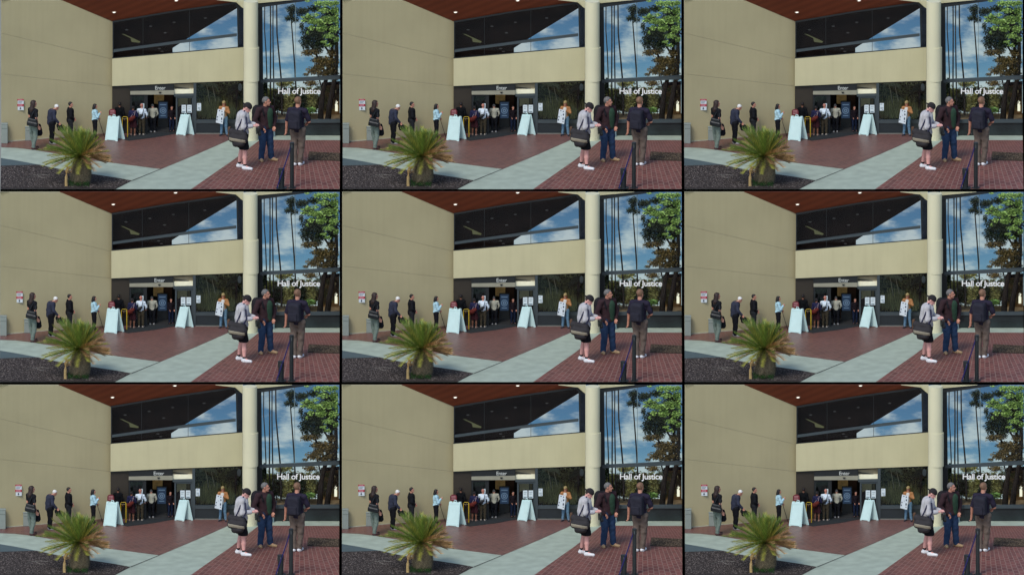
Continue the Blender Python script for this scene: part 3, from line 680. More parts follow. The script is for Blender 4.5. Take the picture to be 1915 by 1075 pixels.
V, F = leaves([bl(1730, 298, 8.05, 42, 22), bl(1780, 290, 8.05, 40, 22), bl(1770, 400, 8.05, 55, 26), bl(1835, 350, 8.05, 50, 32), bl(1860, 400, 8.05, 45, 36), bl(1800, 375, 8.05, 40, 24), bl(1720, 422, 8.05, 22, 12), bl(1868, 300, 8.05, 34, 30), bl(1748, 470, 8.05, 50, 20), bl(1700, 500, 8.05, 16, 10), bl(1880, 350, 8.05, 34, 50), bl(1885, 430, 8.05, 30, 40), bl(1830, 420, 8.05, 50, 24), bl(1790, 340, 8.05, 45, 24)], 6000, .028, shell=.05)
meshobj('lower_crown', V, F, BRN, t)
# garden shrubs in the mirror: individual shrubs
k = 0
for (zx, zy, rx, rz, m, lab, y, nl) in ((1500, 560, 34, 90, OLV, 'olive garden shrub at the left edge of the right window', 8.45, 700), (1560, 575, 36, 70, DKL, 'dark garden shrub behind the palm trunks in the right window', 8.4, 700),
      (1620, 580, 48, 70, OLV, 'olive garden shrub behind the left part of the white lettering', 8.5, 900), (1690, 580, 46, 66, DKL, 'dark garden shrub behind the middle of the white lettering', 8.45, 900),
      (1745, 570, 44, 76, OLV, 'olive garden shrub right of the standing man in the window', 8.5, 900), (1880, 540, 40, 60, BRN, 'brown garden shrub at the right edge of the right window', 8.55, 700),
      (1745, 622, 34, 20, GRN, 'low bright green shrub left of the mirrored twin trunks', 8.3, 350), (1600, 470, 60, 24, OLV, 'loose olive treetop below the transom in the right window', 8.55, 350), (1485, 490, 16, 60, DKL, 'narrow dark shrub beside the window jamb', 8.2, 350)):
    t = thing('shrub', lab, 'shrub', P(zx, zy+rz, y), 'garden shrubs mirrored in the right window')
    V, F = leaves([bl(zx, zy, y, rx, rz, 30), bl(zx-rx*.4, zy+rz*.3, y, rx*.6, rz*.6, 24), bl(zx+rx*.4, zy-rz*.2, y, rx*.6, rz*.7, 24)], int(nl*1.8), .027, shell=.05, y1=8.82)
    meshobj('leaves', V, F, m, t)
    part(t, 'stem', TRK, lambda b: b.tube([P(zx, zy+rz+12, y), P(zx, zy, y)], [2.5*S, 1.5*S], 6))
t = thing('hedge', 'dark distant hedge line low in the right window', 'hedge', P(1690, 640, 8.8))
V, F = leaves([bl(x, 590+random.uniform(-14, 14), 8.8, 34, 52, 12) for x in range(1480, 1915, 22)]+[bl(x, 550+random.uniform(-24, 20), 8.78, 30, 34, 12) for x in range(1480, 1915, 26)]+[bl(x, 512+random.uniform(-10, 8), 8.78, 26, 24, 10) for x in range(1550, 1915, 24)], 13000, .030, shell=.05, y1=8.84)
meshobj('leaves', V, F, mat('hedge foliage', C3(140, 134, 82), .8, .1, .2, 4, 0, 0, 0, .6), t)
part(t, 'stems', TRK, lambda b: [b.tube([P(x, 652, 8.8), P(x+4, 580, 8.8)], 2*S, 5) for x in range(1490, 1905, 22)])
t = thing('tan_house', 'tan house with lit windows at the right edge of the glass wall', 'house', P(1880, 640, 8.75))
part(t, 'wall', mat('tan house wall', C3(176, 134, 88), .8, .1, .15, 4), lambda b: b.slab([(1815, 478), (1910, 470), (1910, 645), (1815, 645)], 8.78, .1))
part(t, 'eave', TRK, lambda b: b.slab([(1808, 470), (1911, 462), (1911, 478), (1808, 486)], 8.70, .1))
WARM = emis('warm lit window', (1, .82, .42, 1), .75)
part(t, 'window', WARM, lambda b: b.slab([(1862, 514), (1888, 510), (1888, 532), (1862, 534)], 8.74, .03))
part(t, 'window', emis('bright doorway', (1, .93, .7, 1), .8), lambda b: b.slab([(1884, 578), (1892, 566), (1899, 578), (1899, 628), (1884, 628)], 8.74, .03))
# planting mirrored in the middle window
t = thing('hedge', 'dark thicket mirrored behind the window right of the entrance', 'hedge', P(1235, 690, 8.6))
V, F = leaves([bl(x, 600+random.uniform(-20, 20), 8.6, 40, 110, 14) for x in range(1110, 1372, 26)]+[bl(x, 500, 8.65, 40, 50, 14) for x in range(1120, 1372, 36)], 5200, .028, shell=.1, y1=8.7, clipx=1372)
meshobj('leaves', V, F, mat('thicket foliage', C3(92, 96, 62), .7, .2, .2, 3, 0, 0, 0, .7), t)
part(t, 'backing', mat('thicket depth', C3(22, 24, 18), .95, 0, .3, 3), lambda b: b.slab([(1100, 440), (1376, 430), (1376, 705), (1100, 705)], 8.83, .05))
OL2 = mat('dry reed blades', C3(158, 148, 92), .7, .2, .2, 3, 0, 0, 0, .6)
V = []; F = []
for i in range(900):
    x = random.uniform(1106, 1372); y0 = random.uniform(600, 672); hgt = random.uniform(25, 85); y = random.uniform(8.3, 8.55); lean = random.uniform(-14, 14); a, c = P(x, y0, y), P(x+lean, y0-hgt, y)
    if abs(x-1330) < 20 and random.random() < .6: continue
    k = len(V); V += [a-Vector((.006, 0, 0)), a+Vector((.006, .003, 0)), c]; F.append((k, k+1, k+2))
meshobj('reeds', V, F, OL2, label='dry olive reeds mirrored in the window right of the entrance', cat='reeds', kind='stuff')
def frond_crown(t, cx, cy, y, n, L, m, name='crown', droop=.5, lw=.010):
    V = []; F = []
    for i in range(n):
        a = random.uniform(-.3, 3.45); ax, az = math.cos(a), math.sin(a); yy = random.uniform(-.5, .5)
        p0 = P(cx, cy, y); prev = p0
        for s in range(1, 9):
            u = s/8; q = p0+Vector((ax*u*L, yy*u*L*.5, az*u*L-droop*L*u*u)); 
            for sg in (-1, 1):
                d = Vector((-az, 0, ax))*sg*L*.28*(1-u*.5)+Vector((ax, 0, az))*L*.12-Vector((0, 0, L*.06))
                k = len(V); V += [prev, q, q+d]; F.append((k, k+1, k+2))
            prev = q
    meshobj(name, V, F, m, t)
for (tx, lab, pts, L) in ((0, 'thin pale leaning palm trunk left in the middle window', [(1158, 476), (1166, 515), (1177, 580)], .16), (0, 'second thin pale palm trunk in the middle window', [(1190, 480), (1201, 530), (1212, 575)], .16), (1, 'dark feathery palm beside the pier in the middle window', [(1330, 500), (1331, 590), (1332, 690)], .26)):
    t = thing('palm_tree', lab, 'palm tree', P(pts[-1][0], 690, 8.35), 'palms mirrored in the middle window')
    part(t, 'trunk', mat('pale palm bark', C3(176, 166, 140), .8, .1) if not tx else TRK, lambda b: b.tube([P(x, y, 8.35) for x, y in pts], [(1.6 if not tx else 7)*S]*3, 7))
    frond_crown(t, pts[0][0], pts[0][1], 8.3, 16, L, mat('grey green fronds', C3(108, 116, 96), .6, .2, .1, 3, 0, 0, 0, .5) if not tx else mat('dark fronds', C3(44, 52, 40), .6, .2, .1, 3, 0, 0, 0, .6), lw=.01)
t = thing('street_lamp', 'pale oval lamp shape mirrored beside the pier', 'lamp', P(1353, 560, 8.2))
part(t, 'lamp_head', mat('pale lamp', C3(120, 126, 130)), lambda b: b.slab([(1348+11*math.cos(i*.52), 494+20*math.sin(i*.52)) for i in range(12)][::-1], 8.2, .04))
part(t, 'pole', TRK, lambda b: b.tube([P(1348, 512, 8.22), P(1348, 690, 8.22)], 1.5*S, 6))

# ---------------------------------------------------------------- foreground tree, top right
t = thing('maple_tree', 'sunlit green leafy tree reaching in at the upper right corner', 'tree', (1919*S, 6.3, 0))
part(t, 'trunk', mat('black wet bark', (.002, .002, .002, 1), 1, 0, 0), lambda b: b.tube([(1919*S, 6.3, .0), (1919.5*S, 6.3, P(0, 250, 6.3).z), (1919*S, 6.3, P(0, 60, 6.3).z)], [6*S, 5*S, 3*S], 8))
part(t, 'limb', TRK, lambda b: (b.tube([P(1918, 120, 6.3), P(1880, 75, 6.2), P(1830, 40, 6.1), P(1790, 25, 6.1)], [4*S, 3*S, 2*S, 1*S], 6), b.tube([P(1918, 200, 6.3), P(1860, 150, 6.2), P(1780, 120, 6.1), P(1730, 118, 6.1)], [4*S, 3*S, 2*S, 1*S], 6),
     b.tube([P(1918, 150, 6.3), P(1895, 200, 6.2), P(1860, 240, 6.1)], [3*S, 2*S, 1*S], 6)))
lb = [bl(1735, 6, 6.1, 26, 8), bl(1790, 20, 6.1, 34, 16), bl(1850, 22, 6.15, 50, 20), bl(1820, 60, 6.1, 40, 16), bl(1885, 60, 6.15, 34, 24), bl(1735, 92, 6.05, 30, 14), bl(1712, 118, 6.0, 24, 9), bl(1775, 122, 6.05, 52, 20), bl(1850, 112, 6.1, 48, 26), bl(1752, 158, 6.0, 22, 16), bl(1808, 160, 6.05, 42, 22),
      bl(1880, 165, 6.1, 34, 26), bl(1850, 205, 6.05, 40, 16), bl(1822, 238, 6.0, 22, 10), bl(1845, 258, 6.0, 20, 10), bl(1895, 225, 6.1, 20, 16), bl(1730, 185, 6.0, 10, 12), bl(1896, 110, 6.1, 20, 50), bl(1890, 20, 6.1, 26, 16), bl(1700, 100, 6.0, 12, 6), bl(1780, 86, 6.05, 22, 9)]
V, F = leaves(lb, 3900, .030, asp=.5, shell=.1)
meshobj('leaves', V, F, GRN, t)
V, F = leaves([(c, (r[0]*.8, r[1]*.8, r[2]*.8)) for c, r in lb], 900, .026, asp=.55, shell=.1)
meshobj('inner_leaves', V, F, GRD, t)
# palm frond tips, top left
t = thing('palm_frond', 'thin palm frond tips poking in at the upper left corner', 'palm frond', P(2, 10, 5.6))
V = []; F = []
for i in range(10):
    x = 3+i*4.8; k = len(V); a, c = P(x, 1.5, 5.6), P(x+2.6, 1.5, 5.61); V += [a, c, P(x+10-i*.3, 27-i*2.3, 5.58)]; F.append((k, k+1, k+2))
meshobj('leaflets', V, F, mat('dry frond tips', C3(62, 66, 36), .7, .2, .1), t)
part(t, 'stalk', mat('dry frond tips', C3(96, 100, 62)), lambda b: b.tube([P(1, 3, 5.61), P(52, 2.5, 5.61)], 1*S, 6))

# ---------------------------------------------------------------- sago palm
SG = thing('sago_palm', 'low spiky sago palm with a shaggy trunk in the mulch bed', 'palm', G(455, 1036))
cb = G(455, 1036); crown = P(452, 884, cb.y)
tv = MB()
for i in range(14):
    u = i/13
rr = [.24, .28, .29, .28, .26, .24, .20]; 
tv.tube([cb+Vector(((-.02+.05*math.sin(i))*0+(u_-.4)*.04, 0, u_*.70)) for i, u_ in enumerate([0, .15, .3, .5, .7, .88, 1])], [r_*.92 for r_ in rr], 20)
tv.build('trunk', mat('sago trunk', C3(140, 126, 102), .95, .1, .3, 18, .6, 60), SG, smooth=True)
V = []; F = []
for i in range(3200):
    a = random.uniform(0, 6.28); u = random.random(); r = float(np.interp(u, [0, .15, .3, .5, .7, .88, 1], rr))*.9
    p = cb+Vector(((u-.4)*.04+r*math.cos(a), r*math.sin(a), u*.70)); o_ = Vector((math.cos(a), math.sin(a), random.uniform(-.2, .9))); s = random.uniform(.03, .07)
    q = Vector((-math.sin(a), math.cos(a), 0))*.010; k = len(V); V += [p-q, p+q, p+o_*s]; F.append((k, k+1, k+2))
meshobj('old_frond_stubs', V, F, mat('frond stubs', C3(168, 156, 128), .9, .1, .1, 3, 0, 0, 0, .65), SG)
SGG = mat('sago green', C3(104, 126, 50), .45, .35, .15, 3, 0, 0, 0, .45)
SGY = mat('sago yellow green', C3(150, 150, 66), .5, .3, .15, 3, 0, 0, 0, .4)
SGD = mat('sago dry', C3(186, 150, 104), .8, .1, .15, 3, 0, 0, 0, .45)
SGK = mat('sago stem', C3(140, 136, 74), .6, .3)
def frond(a, el, L, m, droop, wid=.17, name='frond'):
    V = []; F = []; ca, sa = math.cos(a), math.sin(a); pts = []
    N = 30
    for i in range(N+1):
        u = i/N; pts.append(crown+Vector((ca*math.cos(el)*L*u, sa*math.cos(el)*L*u, math.sin(el)*L*u-droop*L*u*u))+Vector((ca, sa, 0))*.05)
    for i in range(1, N):
        t_ = (pts[i+1]-pts[i-1]).normalized(); side = t_.cross(Vector((0, 0, 1)))
        side = side.normalized() if side.length > .05 else Vector((-sa, ca, 0)); nn = side.cross(t_).normalized()
        u = i/N; ll = wid*math.sin(math.pi*min(1, u*.80+.12))**.5*random.uniform(.85, 1.1)
        for sg in (-1, 1):
            tip = pts[i]+side*sg*ll*.62+t_*ll*.95+nn*ll*random.uniform(.15, .5)
            w2 = t_*.013; k = len(V); V += [pts[i]-w2, pts[i]+w2, tip]; F.append((k, k+1, k+2))
    for i in range(N):
        k = len(V); w3 = Vector((0, 0, .007)); V += [pts[i]-w3, pts[i]+w3, pts[i+1]+w3*.6, pts[i+1]-w3*.6]; F.append((k, k+1, k+2, k+3))
    o = meshobj(name, V, F, m, SG); return o
random.seed(21)
for i in range(84):
    el = math.radians(random.choice([6, 20, 32, 44, 54, 64, 74])+random.uniform(-7, 7)); a = i*2.39996
    toright = math.cos(a) > .25
    L = random.uniform(.90, 1.12)*(1-.12*math.sin(el))
    if math.cos(a) < -.3: L *= 1.10
    if toright: L *= .82
    m = SGG if random.random() < .78 else SGY
    if toright and el < math.radians(36): m = SGD if random.random() < .8 else SGY; L *= .98
    if L*math.sin(el) > .86: L = .86/math.sin(el)*random.uniform(.88, 1.04)
    frond(a, el, L, m, .15 if el < .5 else .07)
for i in range(22):
    a = i*2.39996+.4; rt = math.cos(a) > .2
    frond(a, math.radians(random.uniform(-14, 6)), random.uniform(.62, .80) if rt else random.uniform(.8, 1.08), SGD if rt or random.random() < .15 else (SGY if random.random() < .35 else SGG), .16)
for a in (-.25, -.7, .3, -1.1, .1, -.5): frond(a, math.radians(random.uniform(0, 34)), random.uniform(.66, .86), SGD, .2, .16)
for a in (3.3, 3.7, 4.2, -1.3): frond(a, math.radians(-4), random.uniform(.7, .95), SGY if a != 3.7 else SGD, .14)
# dry broken stub standing in front
part(SG, 'dry_stub', mat('dry stub', C3(200, 170, 116), .9, .1, .3, 20), lambda b: b.tube([G(371, 1052, .0), P(370, 1025, gy(1052)), P(371, 1000, gy(1052)+.01), P(374, 965, gy(1052)+.04), P(384, 950, gy(1052)+.08), P(398, 942, gy(1052)+.14)], [9*S, 8*S, 8*S, 10*S, 9*S, 6*S], 9))
V = []; F = []
for i in range(120):
    p = P(random.uniform(366, 402), random.uniform(936, 975), gy(1052)+random.uniform(-.02, .12)); k = len(V); s = .035
    V += [p, p+Vector((random.uniform(-s, s), random.uniform(-s, s), random.uniform(-s, s))), p+Vector((.012, 0, -.03))]; F.append((k, k+1, k+2))
meshobj('dry_fringe', V, F, SGD, SG)
t = thing('ground_fern', 'small dark green tuft at the foot of the sago palm', 'plant', G(430, 1040))
V = []; F = []
for i in range(420):
    x = random.uniform(385, 500); p = G(x, random.uniform(1030, 1058), random.uniform(0, .08)); k = len(V); a = random.random()*6.28
    V += [p, p+Vector((.012, .008, .0)), p+Vector((math.cos(a)*.08, math.sin(a)*.08, random.uniform(.01, .09)))]; F.append((k, k+1, k+2))
meshobj('blades', V, F, mat('fern green', C3(56, 92, 44), .6, .2, .1, 3, 0, 0, 0, .5), t)
for pts in ([(150, 1006), (190, 994), (235, 991), (280, 994)], [(205, 992), (222, 1004), (250, 1010)]):
    MB().tube([G(x, y, .02) for x, y in pts], .004, 5).build('twig', mat('pale twig', C3(150, 146, 138)), label='pale dry %s twig lying on the dark mulch' % ('long' if len(pts) == 4 else 'short'), cat='twig')

# ---------------------------------------------------------------- street furniture and signs
WPL = mat('white plastic board', C3(204, 234, 232), .45, .4, .03)
OUT = [(0, 0), (.14, 0), (.18, .025), (.82, .025), (.86, 0), (1, 0), (1, .985), (.97, 1), (.86, 1), (.82, .965), (.66, .965), (.62, 1), (.38, 1), (.34, .965), (.18, .965), (.14, 1), (.03, 1), (0, .985)]
def aframe(lab, fl, fr, br, tl, tr, group):
    A, B_, Cc = G(*fl), G(*fr), G(*br); spread = Cc-B_
    root = thing('sandwich_board', lab, 'sandwich board', (A+B_+spread)/2, group)
    mid = (A+spread*.5).y
    tl_, tr_ = P(tl[0], tl[1], (A+spread*.5).y), P(tr[0], tr[1], (B_+spread*.5).y)
    for nm, a, b_, off in (('front_panel', A, B_, 1), ('rear_panel', A+spread, B_+spread, -1)):
        vv = Vector((spread.y, -spread.x, 0)); 
        th = spread.normalized()*.022*off
        o3 = -th*.5
        pts = [a.lerp(b_, s).lerp(tl_.lerp(tr_, s)-spread.normalized()*.02*off, t) for s, t in OUT]
        m = MB().prism(pts, th).build(nm, WPL, root)
        # raised rim
        e = MB(); c = lambda s, t: a.lerp(b_, s).lerp(tl_.lerp(tr_, s)-spread.normalized()*.02*off, t)-th*.12
        for (s0, t0, s1, t1) in ((.05, .05, .09, .93), (.91, .05, .95, .93), (.09, .05, .91, .075), (.09, .905, .91, .93)):
            e.prism([c(s0, t0), c(s1, t0), c(s1, t1), c(s0, t1)], -th*.25)
        e.build('rim', WPL, m)
    part(root, 'handle', WPL, lambda b: b.tube([tl_.lerp(tr_, .38), tl_.lerp(tr_, .42)+Vector((0, 0, .035)), tl_.lerp(tr_, .58)+Vector((0, 0, .035)), tl_.lerp(tr_, .62)], .009, 6))
    return root
AG = 'white sandwich boards in front of the entrance'
aframe('left white sandwich board, next to the yellow hoop barrier', (585, 792), (655, 799), (700, 788), (606, 654), (668, 657), AG)
aframe('right white sandwich board, below the two framed notices', (985, 761), (1036, 767), (1090, 762), (1017, 645), (1062, 646), AG)
YEL = mat('yellow paint', C3(204, 172, 44), .45, .4, .05)
t = thing('hoop_barrier', 'yellow tubular hoop barrier behind the left sandwich board', 'barrier', G(698, 772))
yb = gy(776)
part(t, 'post', YEL, lambda b: b.tube([G(713, 776), P(713, 664, yb), ], 2.6*S, 10))
part(t, 'post', YEL, lambda b: b.tube([G(683, 772), P(683, 664, gy(772))], 2.0*S, 10))
part(t, 'rail', YEL, lambda b: b.tube([P(683, 665, gy(772)), P(688, 660, yb), P(708, 660, yb), P(713, 665, yb)], 1.6*S, 8))
part(t, 'chain', mat('pale chain', C3(150, 140, 100)), lambda b: b.tube([P(684+i*4, 668+(i % 2)*2+3*math.sin(i/7*3.14), yb) for i in range(8)], 1.4*S, 6))
def flat_notice(name, lab, cat, x0, y0, x1, y1, y, m, lines, ink, group=None, t_=.006, skew=0):
    o = thing(name, lab, cat, P((x0+x1)/2, y1, y), group)
    part(o, 'sheet', m, lambda b: b.slab([(x0, y0), (x1, y0+skew), (x1, y1+skew), (x0, y1)], y, t_))
    part(o, 'print', ink, lambda b: [b.slab([(x0+(x1-x0)*a, y0+(y1-y0)*v), (x0+(x1-x0)*c, y0+(y1-y0)*v), (x0+(x1-x0)*c, y0+(y1-y0)*v+hh), (x0+(x1-x0)*a, y0+(y1-y0)*v+hh)], y-.004, .003) for a, c, v, hh in lines])
    return o
PAP = mat('white paper', C3(214, 226, 228), .8, .2, .03); INK = mat('grey print', C3(120, 140, 150), .8, .1, .1)
RED = mat('red sign ink', C3(170, 40, 58), .6, .3, .05)
NG = 'white paper notices on the entrance glass'
flat_notice('paper_notice', 'white paper notice taped to the window right of the entrance', 'notice', 1105, 583, 1128, 625, YF-.06, PAP, [(.15, .6, .12, 3), (.15, .85, .55, 2), (.15, .8, .68, 2), (.5, .85, .82, 3)], INK, NG)
flat_notice('paper_notice', 'white paper notice on the left door above the man in white', 'notice', 788, 585, 807, 613, YF-.03, PAP, [(.2, .8, .2, 2), (.2, .7, .5, 2)], INK, NG)
t = thing('notice_stand', 'twin framed notices on a stand behind the right sandwich board', 'notice stand', G(1046, 755))
ys = gy(755)-.02
part(t, 'frame', FRM_D, lambda b: (b.slab([(1015, 590), (1077, 590), (1077, 641), (1015, 641)], ys, .02), b.slab([(1043, 641), (1049, 641), (1049, 755), (1043, 755)], ys+.03, .02), b.slab([(1028, 750), (1064, 750), (1064, 755), (1028, 755)], ys+.01, .1)))
for x0, x1 in ((1018, 1043), (1049, 1075)):
    o = part(t, 'notice_sheet', PAP, lambda b: b.slab([(x0, 593), (x1, 593), (x1, 637), (x0, 637)], ys-.006, .004))
    part(o, 'print', INK, lambda b: (b.slab([(x0+4, 603), (x1-4, 603), (x1-4, 605), (x0+4, 605)], ys-.01, .003), b.slab([(x0+4, 612), (x1-8, 612), (x1-8, 614), (x0+4, 614)], ys-.01, .003), b.slab([(x0+3, 629), (x1-4, 629), (x1-4, 634), (x0+3, 634)], ys-.01, .003)))
# maroon oval topped sign behind the left board
t = thing('maroon_sign', 'small maroon sign on a stand behind the left sandwich board', 'sign', G(627, 775))
ym = gy(775)
MAR = mat('maroon sign face', C3(112, 44, 52), .6, .3, .1)
part(t, 'plate', MAR, lambda b: b.slab([(608, 652), (608, 628)]+[(627+19*math.cos(a), 630-14*math.sin(a)) for a in [math.pi-i*math.pi/8 for i in range(1, 8)]]+[(646, 628), (646, 652)], ym, .02))
part(t, 'print', mat('sign pink print', C3(190, 140, 140)), lambda b: [b.slab([(615, v), (639, v), (639, v+3), (615, v+3)], ym-.004, .003) for v in (624, 632, 640)])
part(t, 'post', FRM_D, lambda b: b.tube([G(627, 775), P(627, 650, ym+.02)], 2*S, 8))
# red and white sign on the left wall
yw = yl(108)-.03
t = thing('wall_sign', 'red and white sign panel mounted on the left wall', 'sign', P(108, 622, yw))
part(t, 'panel', mat('white sign panel', C3(206, 216, 220), .6, .3, .02), lambda b: b.slab([(90, 560), (127, 560), (127, 623), (90, 623)], yw, .012))
part(t, 'red_band', RED, lambda b: b.slab([(90, 560), (127, 560), (127, 569), (90, 569)], yw-.004, .003))
part(t, 'red_band', RED, lambda b: b.slab([(90, 588), (127, 588), (127, 602), (90, 602)], yw-.004, .003))
part(t, 'print', mat('sign dark print', C3(70, 74, 90)), lambda b: (b.slab([(106, 606), (111, 606), (111, 619), (106, 619)], yw-.004, .003), b.slab([(103, 613), (114, 613), (108.5, 620)], yw-.006, .0015),
   b.slab([(96, 575), (121, 575), (121, 577), (96, 577)], yw-.004, .003), b.slab([(96, 581), (116, 581), (116, 583), (96, 583)], yw-.004, .003)))
part(t, 'pale_print', mat('sign pale print', C3(220, 190, 196)), lambda b: [b.slab([(96, v), (121, v), (121, v+1.6), (96, v+1.6)], yw-.007, .002) for v in (564, 592, 597)])
# grey boxes by the wall
GRY = mat('grey bin metal', C3(138, 148, 142), .5, .4, .06)
def bin_(lab, x0, x1, ytop, ybot, dep):
    t = thing('waste_bin', lab, 'bin', G((x0+x1)/2, ybot))
    y = gy(ybot); z = P(0, ytop, y).z
    b = MB(); b.box((x0*S, y, .004), (x1*S, y+dep, z)); b.bevel(.012); b.build('body', GRY, t)
    b = MB(); b.box(((x0-1 if x0 > 2 else x0)*S, y-.008, z+.001), ((x1+1)*S, y+dep+.008, z+.03)); b.bevel(.008); b.build('lid', GRY, t)
    part(t, 'seam', mat('seam grey', C3(96, 104, 100)), lambda b: b.box(((x0+3)*S, y-.004, z*.78), ((x1-3)*S, y-.001, z*.80)))
bin_('tall grey metal bin at the far left edge', 1, 37, 705, 812, .14)
bin_('grey metal bin behind the long haired woman', 135, 182, 722, 796, .10)
# call box on a post
t = thing('call_box', 'grey box with a white label on a post beside the glass wall', 'call box', G(1541, 768))
yk = gy(770)-.1
part(t, 'post', mat('blue grey post', C3(118, 138, 146), .5, .4), lambda b: b.tube([G(1541, 772), P(1541, 685, gy(772))], 5*S, 12))
b = MB(); y7 = gy(772); b.box((1524*S, y7-.09, P(0, 688, y7).z), (1560*S, y7+.05, P(0, 652, y7).z)); b.bevel(.014); b.build('housing', mat('dark slate housing', C3(58, 70, 80), .5, .4), t)
part(t, 'label', mat('white label', C3(225, 230, 230)), lambda b: b.slab([(1526, 655), (1544, 655), (1544, 672), (1526, 672)], y7-.10, .006))
part(t, 'print', INK, lambda b: b.slab([(1532, 659), (1540, 659), (1540, 667), (1532, 667)], y7-.104, .003))
# belt barrier posts
PST = mat('black stanchion', C3(34, 38, 40), .45, .45, .06)
BLT = mat('navy belt', C3(38, 36, 92), .7, .3, .08)
SGp = 'black belt barrier posts'
def stanchion(lab, zx, yg, ztop, r):
    t = thing('stanchion', lab, 'stanchion', (zx*S, yg, 0), SGp)
    z = P(0, ztop, yg).z
    b = MB(); n_ = 24
    cyl(b, zx, yg, r*S, .0, z-.03, n_); o = b.build('post', PST, t)
    for p in o.data.polygons: p.use_smooth = len(p.vertices) == 4
    b = MB(); cyl(b, zx, yg, r*S*1.12, z-.16, z, n_); o = b.build('belt_head', PST, t)
    b = MB(); cyl(b, zx, yg, r*S*2.0, .004, .02, n_); o = b.build('foot', PST, t)
    part(t, 'slot', mat('slot grey', C3(90, 96, 100)), lambda b: b.box(((zx-1.5)*S, yg-r*S*1.2, z-.14), ((zx+1.5)*S, yg-r*S*1.1, z-.05)))
    return t
yt, ysx = .14, .14
stanchion('tall black belt barrier post in front of the right hand man', 1643, .12, 806, 11.5)
stanchion('short black belt barrier post left of the tall one', 1584, .12, 952, 16)
b = MB()
def belt(b, p, q, hgt, sag, n_=10):
    for i in range(n_):
        u, v = i/n_, (i+1)/n_; a = p.lerp(q, u)-Vector((0, 0, sag*4*u*(1-u))); c = p.lerp(q, v)-Vector((0, 0, sag*4*v*(1-v)))
        b.prism([a, c, c-Vector((0, 0, hgt)), a-Vector((0, 0, hgt))], (0, .006, 0))
belt(b, P(1634, 826, .05), P(1592, 952, .02), .10, .02); belt(b, P(1590, 958, .015), P(1558, 1052, .012), .10, .0)
b.build('barrier_belt', BLT, label='navy blue belt stretched from the tall post down past the short post', cat='belt')

# ---------------------------------------------------------------- the people
BLKC = cloth('black cloth', 24, 25, 30); NVY = cloth('navy grey cloth', 52, 56, 72); DKB = cloth('dark charcoal cloth', 40, 42, 46)
HBR = mat('dark brown hair', C3(50, 36, 32), .5, .4, .2, 20, .4, 60); HGR = mat('grey hair', C3(108, 106, 104), .6, .3, .2, 20, .4, 60)
HWH = mat('white hair', C3(224, 224, 220), .6, .3, .1, 20, .4, 60); HBK = mat('black hair', C3(26, 22, 24), .5, .4, .2, 20, .4, 60); HSB = mat('light brown hair', C3(122, 92, 72), .6, .3, .2, 20, .4, 60)
WSH = mat('white shoe', C3(226, 228, 230), .5, .4, .08, 20); LTH = mat('black leather', C3(22, 26, 30), .4, .5, .1)
WALK = dict(ankR=(-.10, -.16, .10), toeR=(-.11, -.01, .035), kneeR=(-.10, -.02, .49))
# 1 long haired woman with shoulder bag
r, loc, M, base = person('woman with long dark hair, black top and grey green trousers', 182, 843, 276, 125,
    dict(wrL=(.21, .16, 1.0), elL=(.24, .0, 1.14), wrR=(-.24, .05, .86), ankR=(-.07, -.05, .09), toeR=(-.08, .12, .035), ankL=(.06, .07, .09), toeL=(.08, .24, .035)),
    top=BLKC, sleeve=.3, bottom=cloth('grey green cloth', 112, 124, 116), hair=HBR, hairlen=.34, shoe=mat('pinkish sandal', C3(70, 48, 48)), w=.98, hem=.97, h=.013, hy=-12)
bagp = lambda c, hx, hy_, hz: [rbox(c, (hx, hy_, hz), .04)]
sdf_thing('shoulder_bag', 'large black leather shoulder bag carried by the long haired woman', 'bag',
    [('body', [rbox((-.20, .18, 1.03), (.13, .035, .09), .04, rot('Z', 35)@rot('Y', -8)), rbox((-.21, .18, .96), (.16, .045, .04), .04, rot('Z', 35)@rot('Y', -8))], LTH, .002), ('strap', [cap((-.30, .08, 1.12), (-.22, .03, 1.42), .014), cap((-.08, .2, 1.12), (-.17, .07, 1.42), .014)], LTH, 0)], M, base)
sdf_thing('tote_bag', 'black cloth bag hanging at the long haired woman\'s far side', 'bag',
    [('body', [cap((-.02, -.25, .84), (.0, -.27, .55), .05, .11), cap((-.02, -.2, .52), (.05, -.33, .50), .07, .06)], BLKC, .003), ('handle', [cap((0, -.22, .88), (.1, -.12, 1.0), .012)], BLKC, 0)], M, base)
# 2 stooped old man
r, loc, M, base = person('stooped white haired man in a navy grey jacket carrying a black bag', 285, 811, 226, 100,
    dict(waist=(0, -.02, 1.12), chest=(0, .02, 1.33), neck=(0, .09, 1.44), head=(0, .21, 1.57), shL=(.18, .05, 1.41), shR=(-.18, .05, 1.41), elL=(.24, .08, 1.14), wrL=(.2, .24, .96), elR=(-.24, .08, 1.14), wrR=(-.22, .24, .96)),
    hp=32, top=NVY, sleeve=1, bottom=BLKC, hair=HWH, shoe=mat('light shoe', C3(170, 170, 168)), w=1.2, fat=1.35, h=.014, hem=.84)
sdf_thing('carry_bag', 'soft black bag carried in front of the stooped old man', 'bag',
    [('body', [cap((-.15, -.28, .80), (-.12, -.52, .66), .10, .12), cap((-.14, -.32, .68), (-.12, -.5, .62), .10, .08)], BLKC, .004), ('handle', [cap((-.2, -.28, .96), (-.17, -.34, .82), .015), cap((-.2, -.28, .96), (-.14, -.42, .80), .015)], BLKC, 0)], M, base)
# 3 hooded man
person('young man in a black hooded top looking right', 390, 790, 214, 95, dict(wrL=(.16, .14, 1.0), wrR=(-.16, .14, 1.0), elL=(.25, 0, 1.13), elR=(-.25, 0, 1.13)),
    top=BLKC, hood=True, bottom=DKB, hair=HBK, shoe=BLKC, w=1.1, fat=1.3, h=.014, hem=.80, hy=-6)
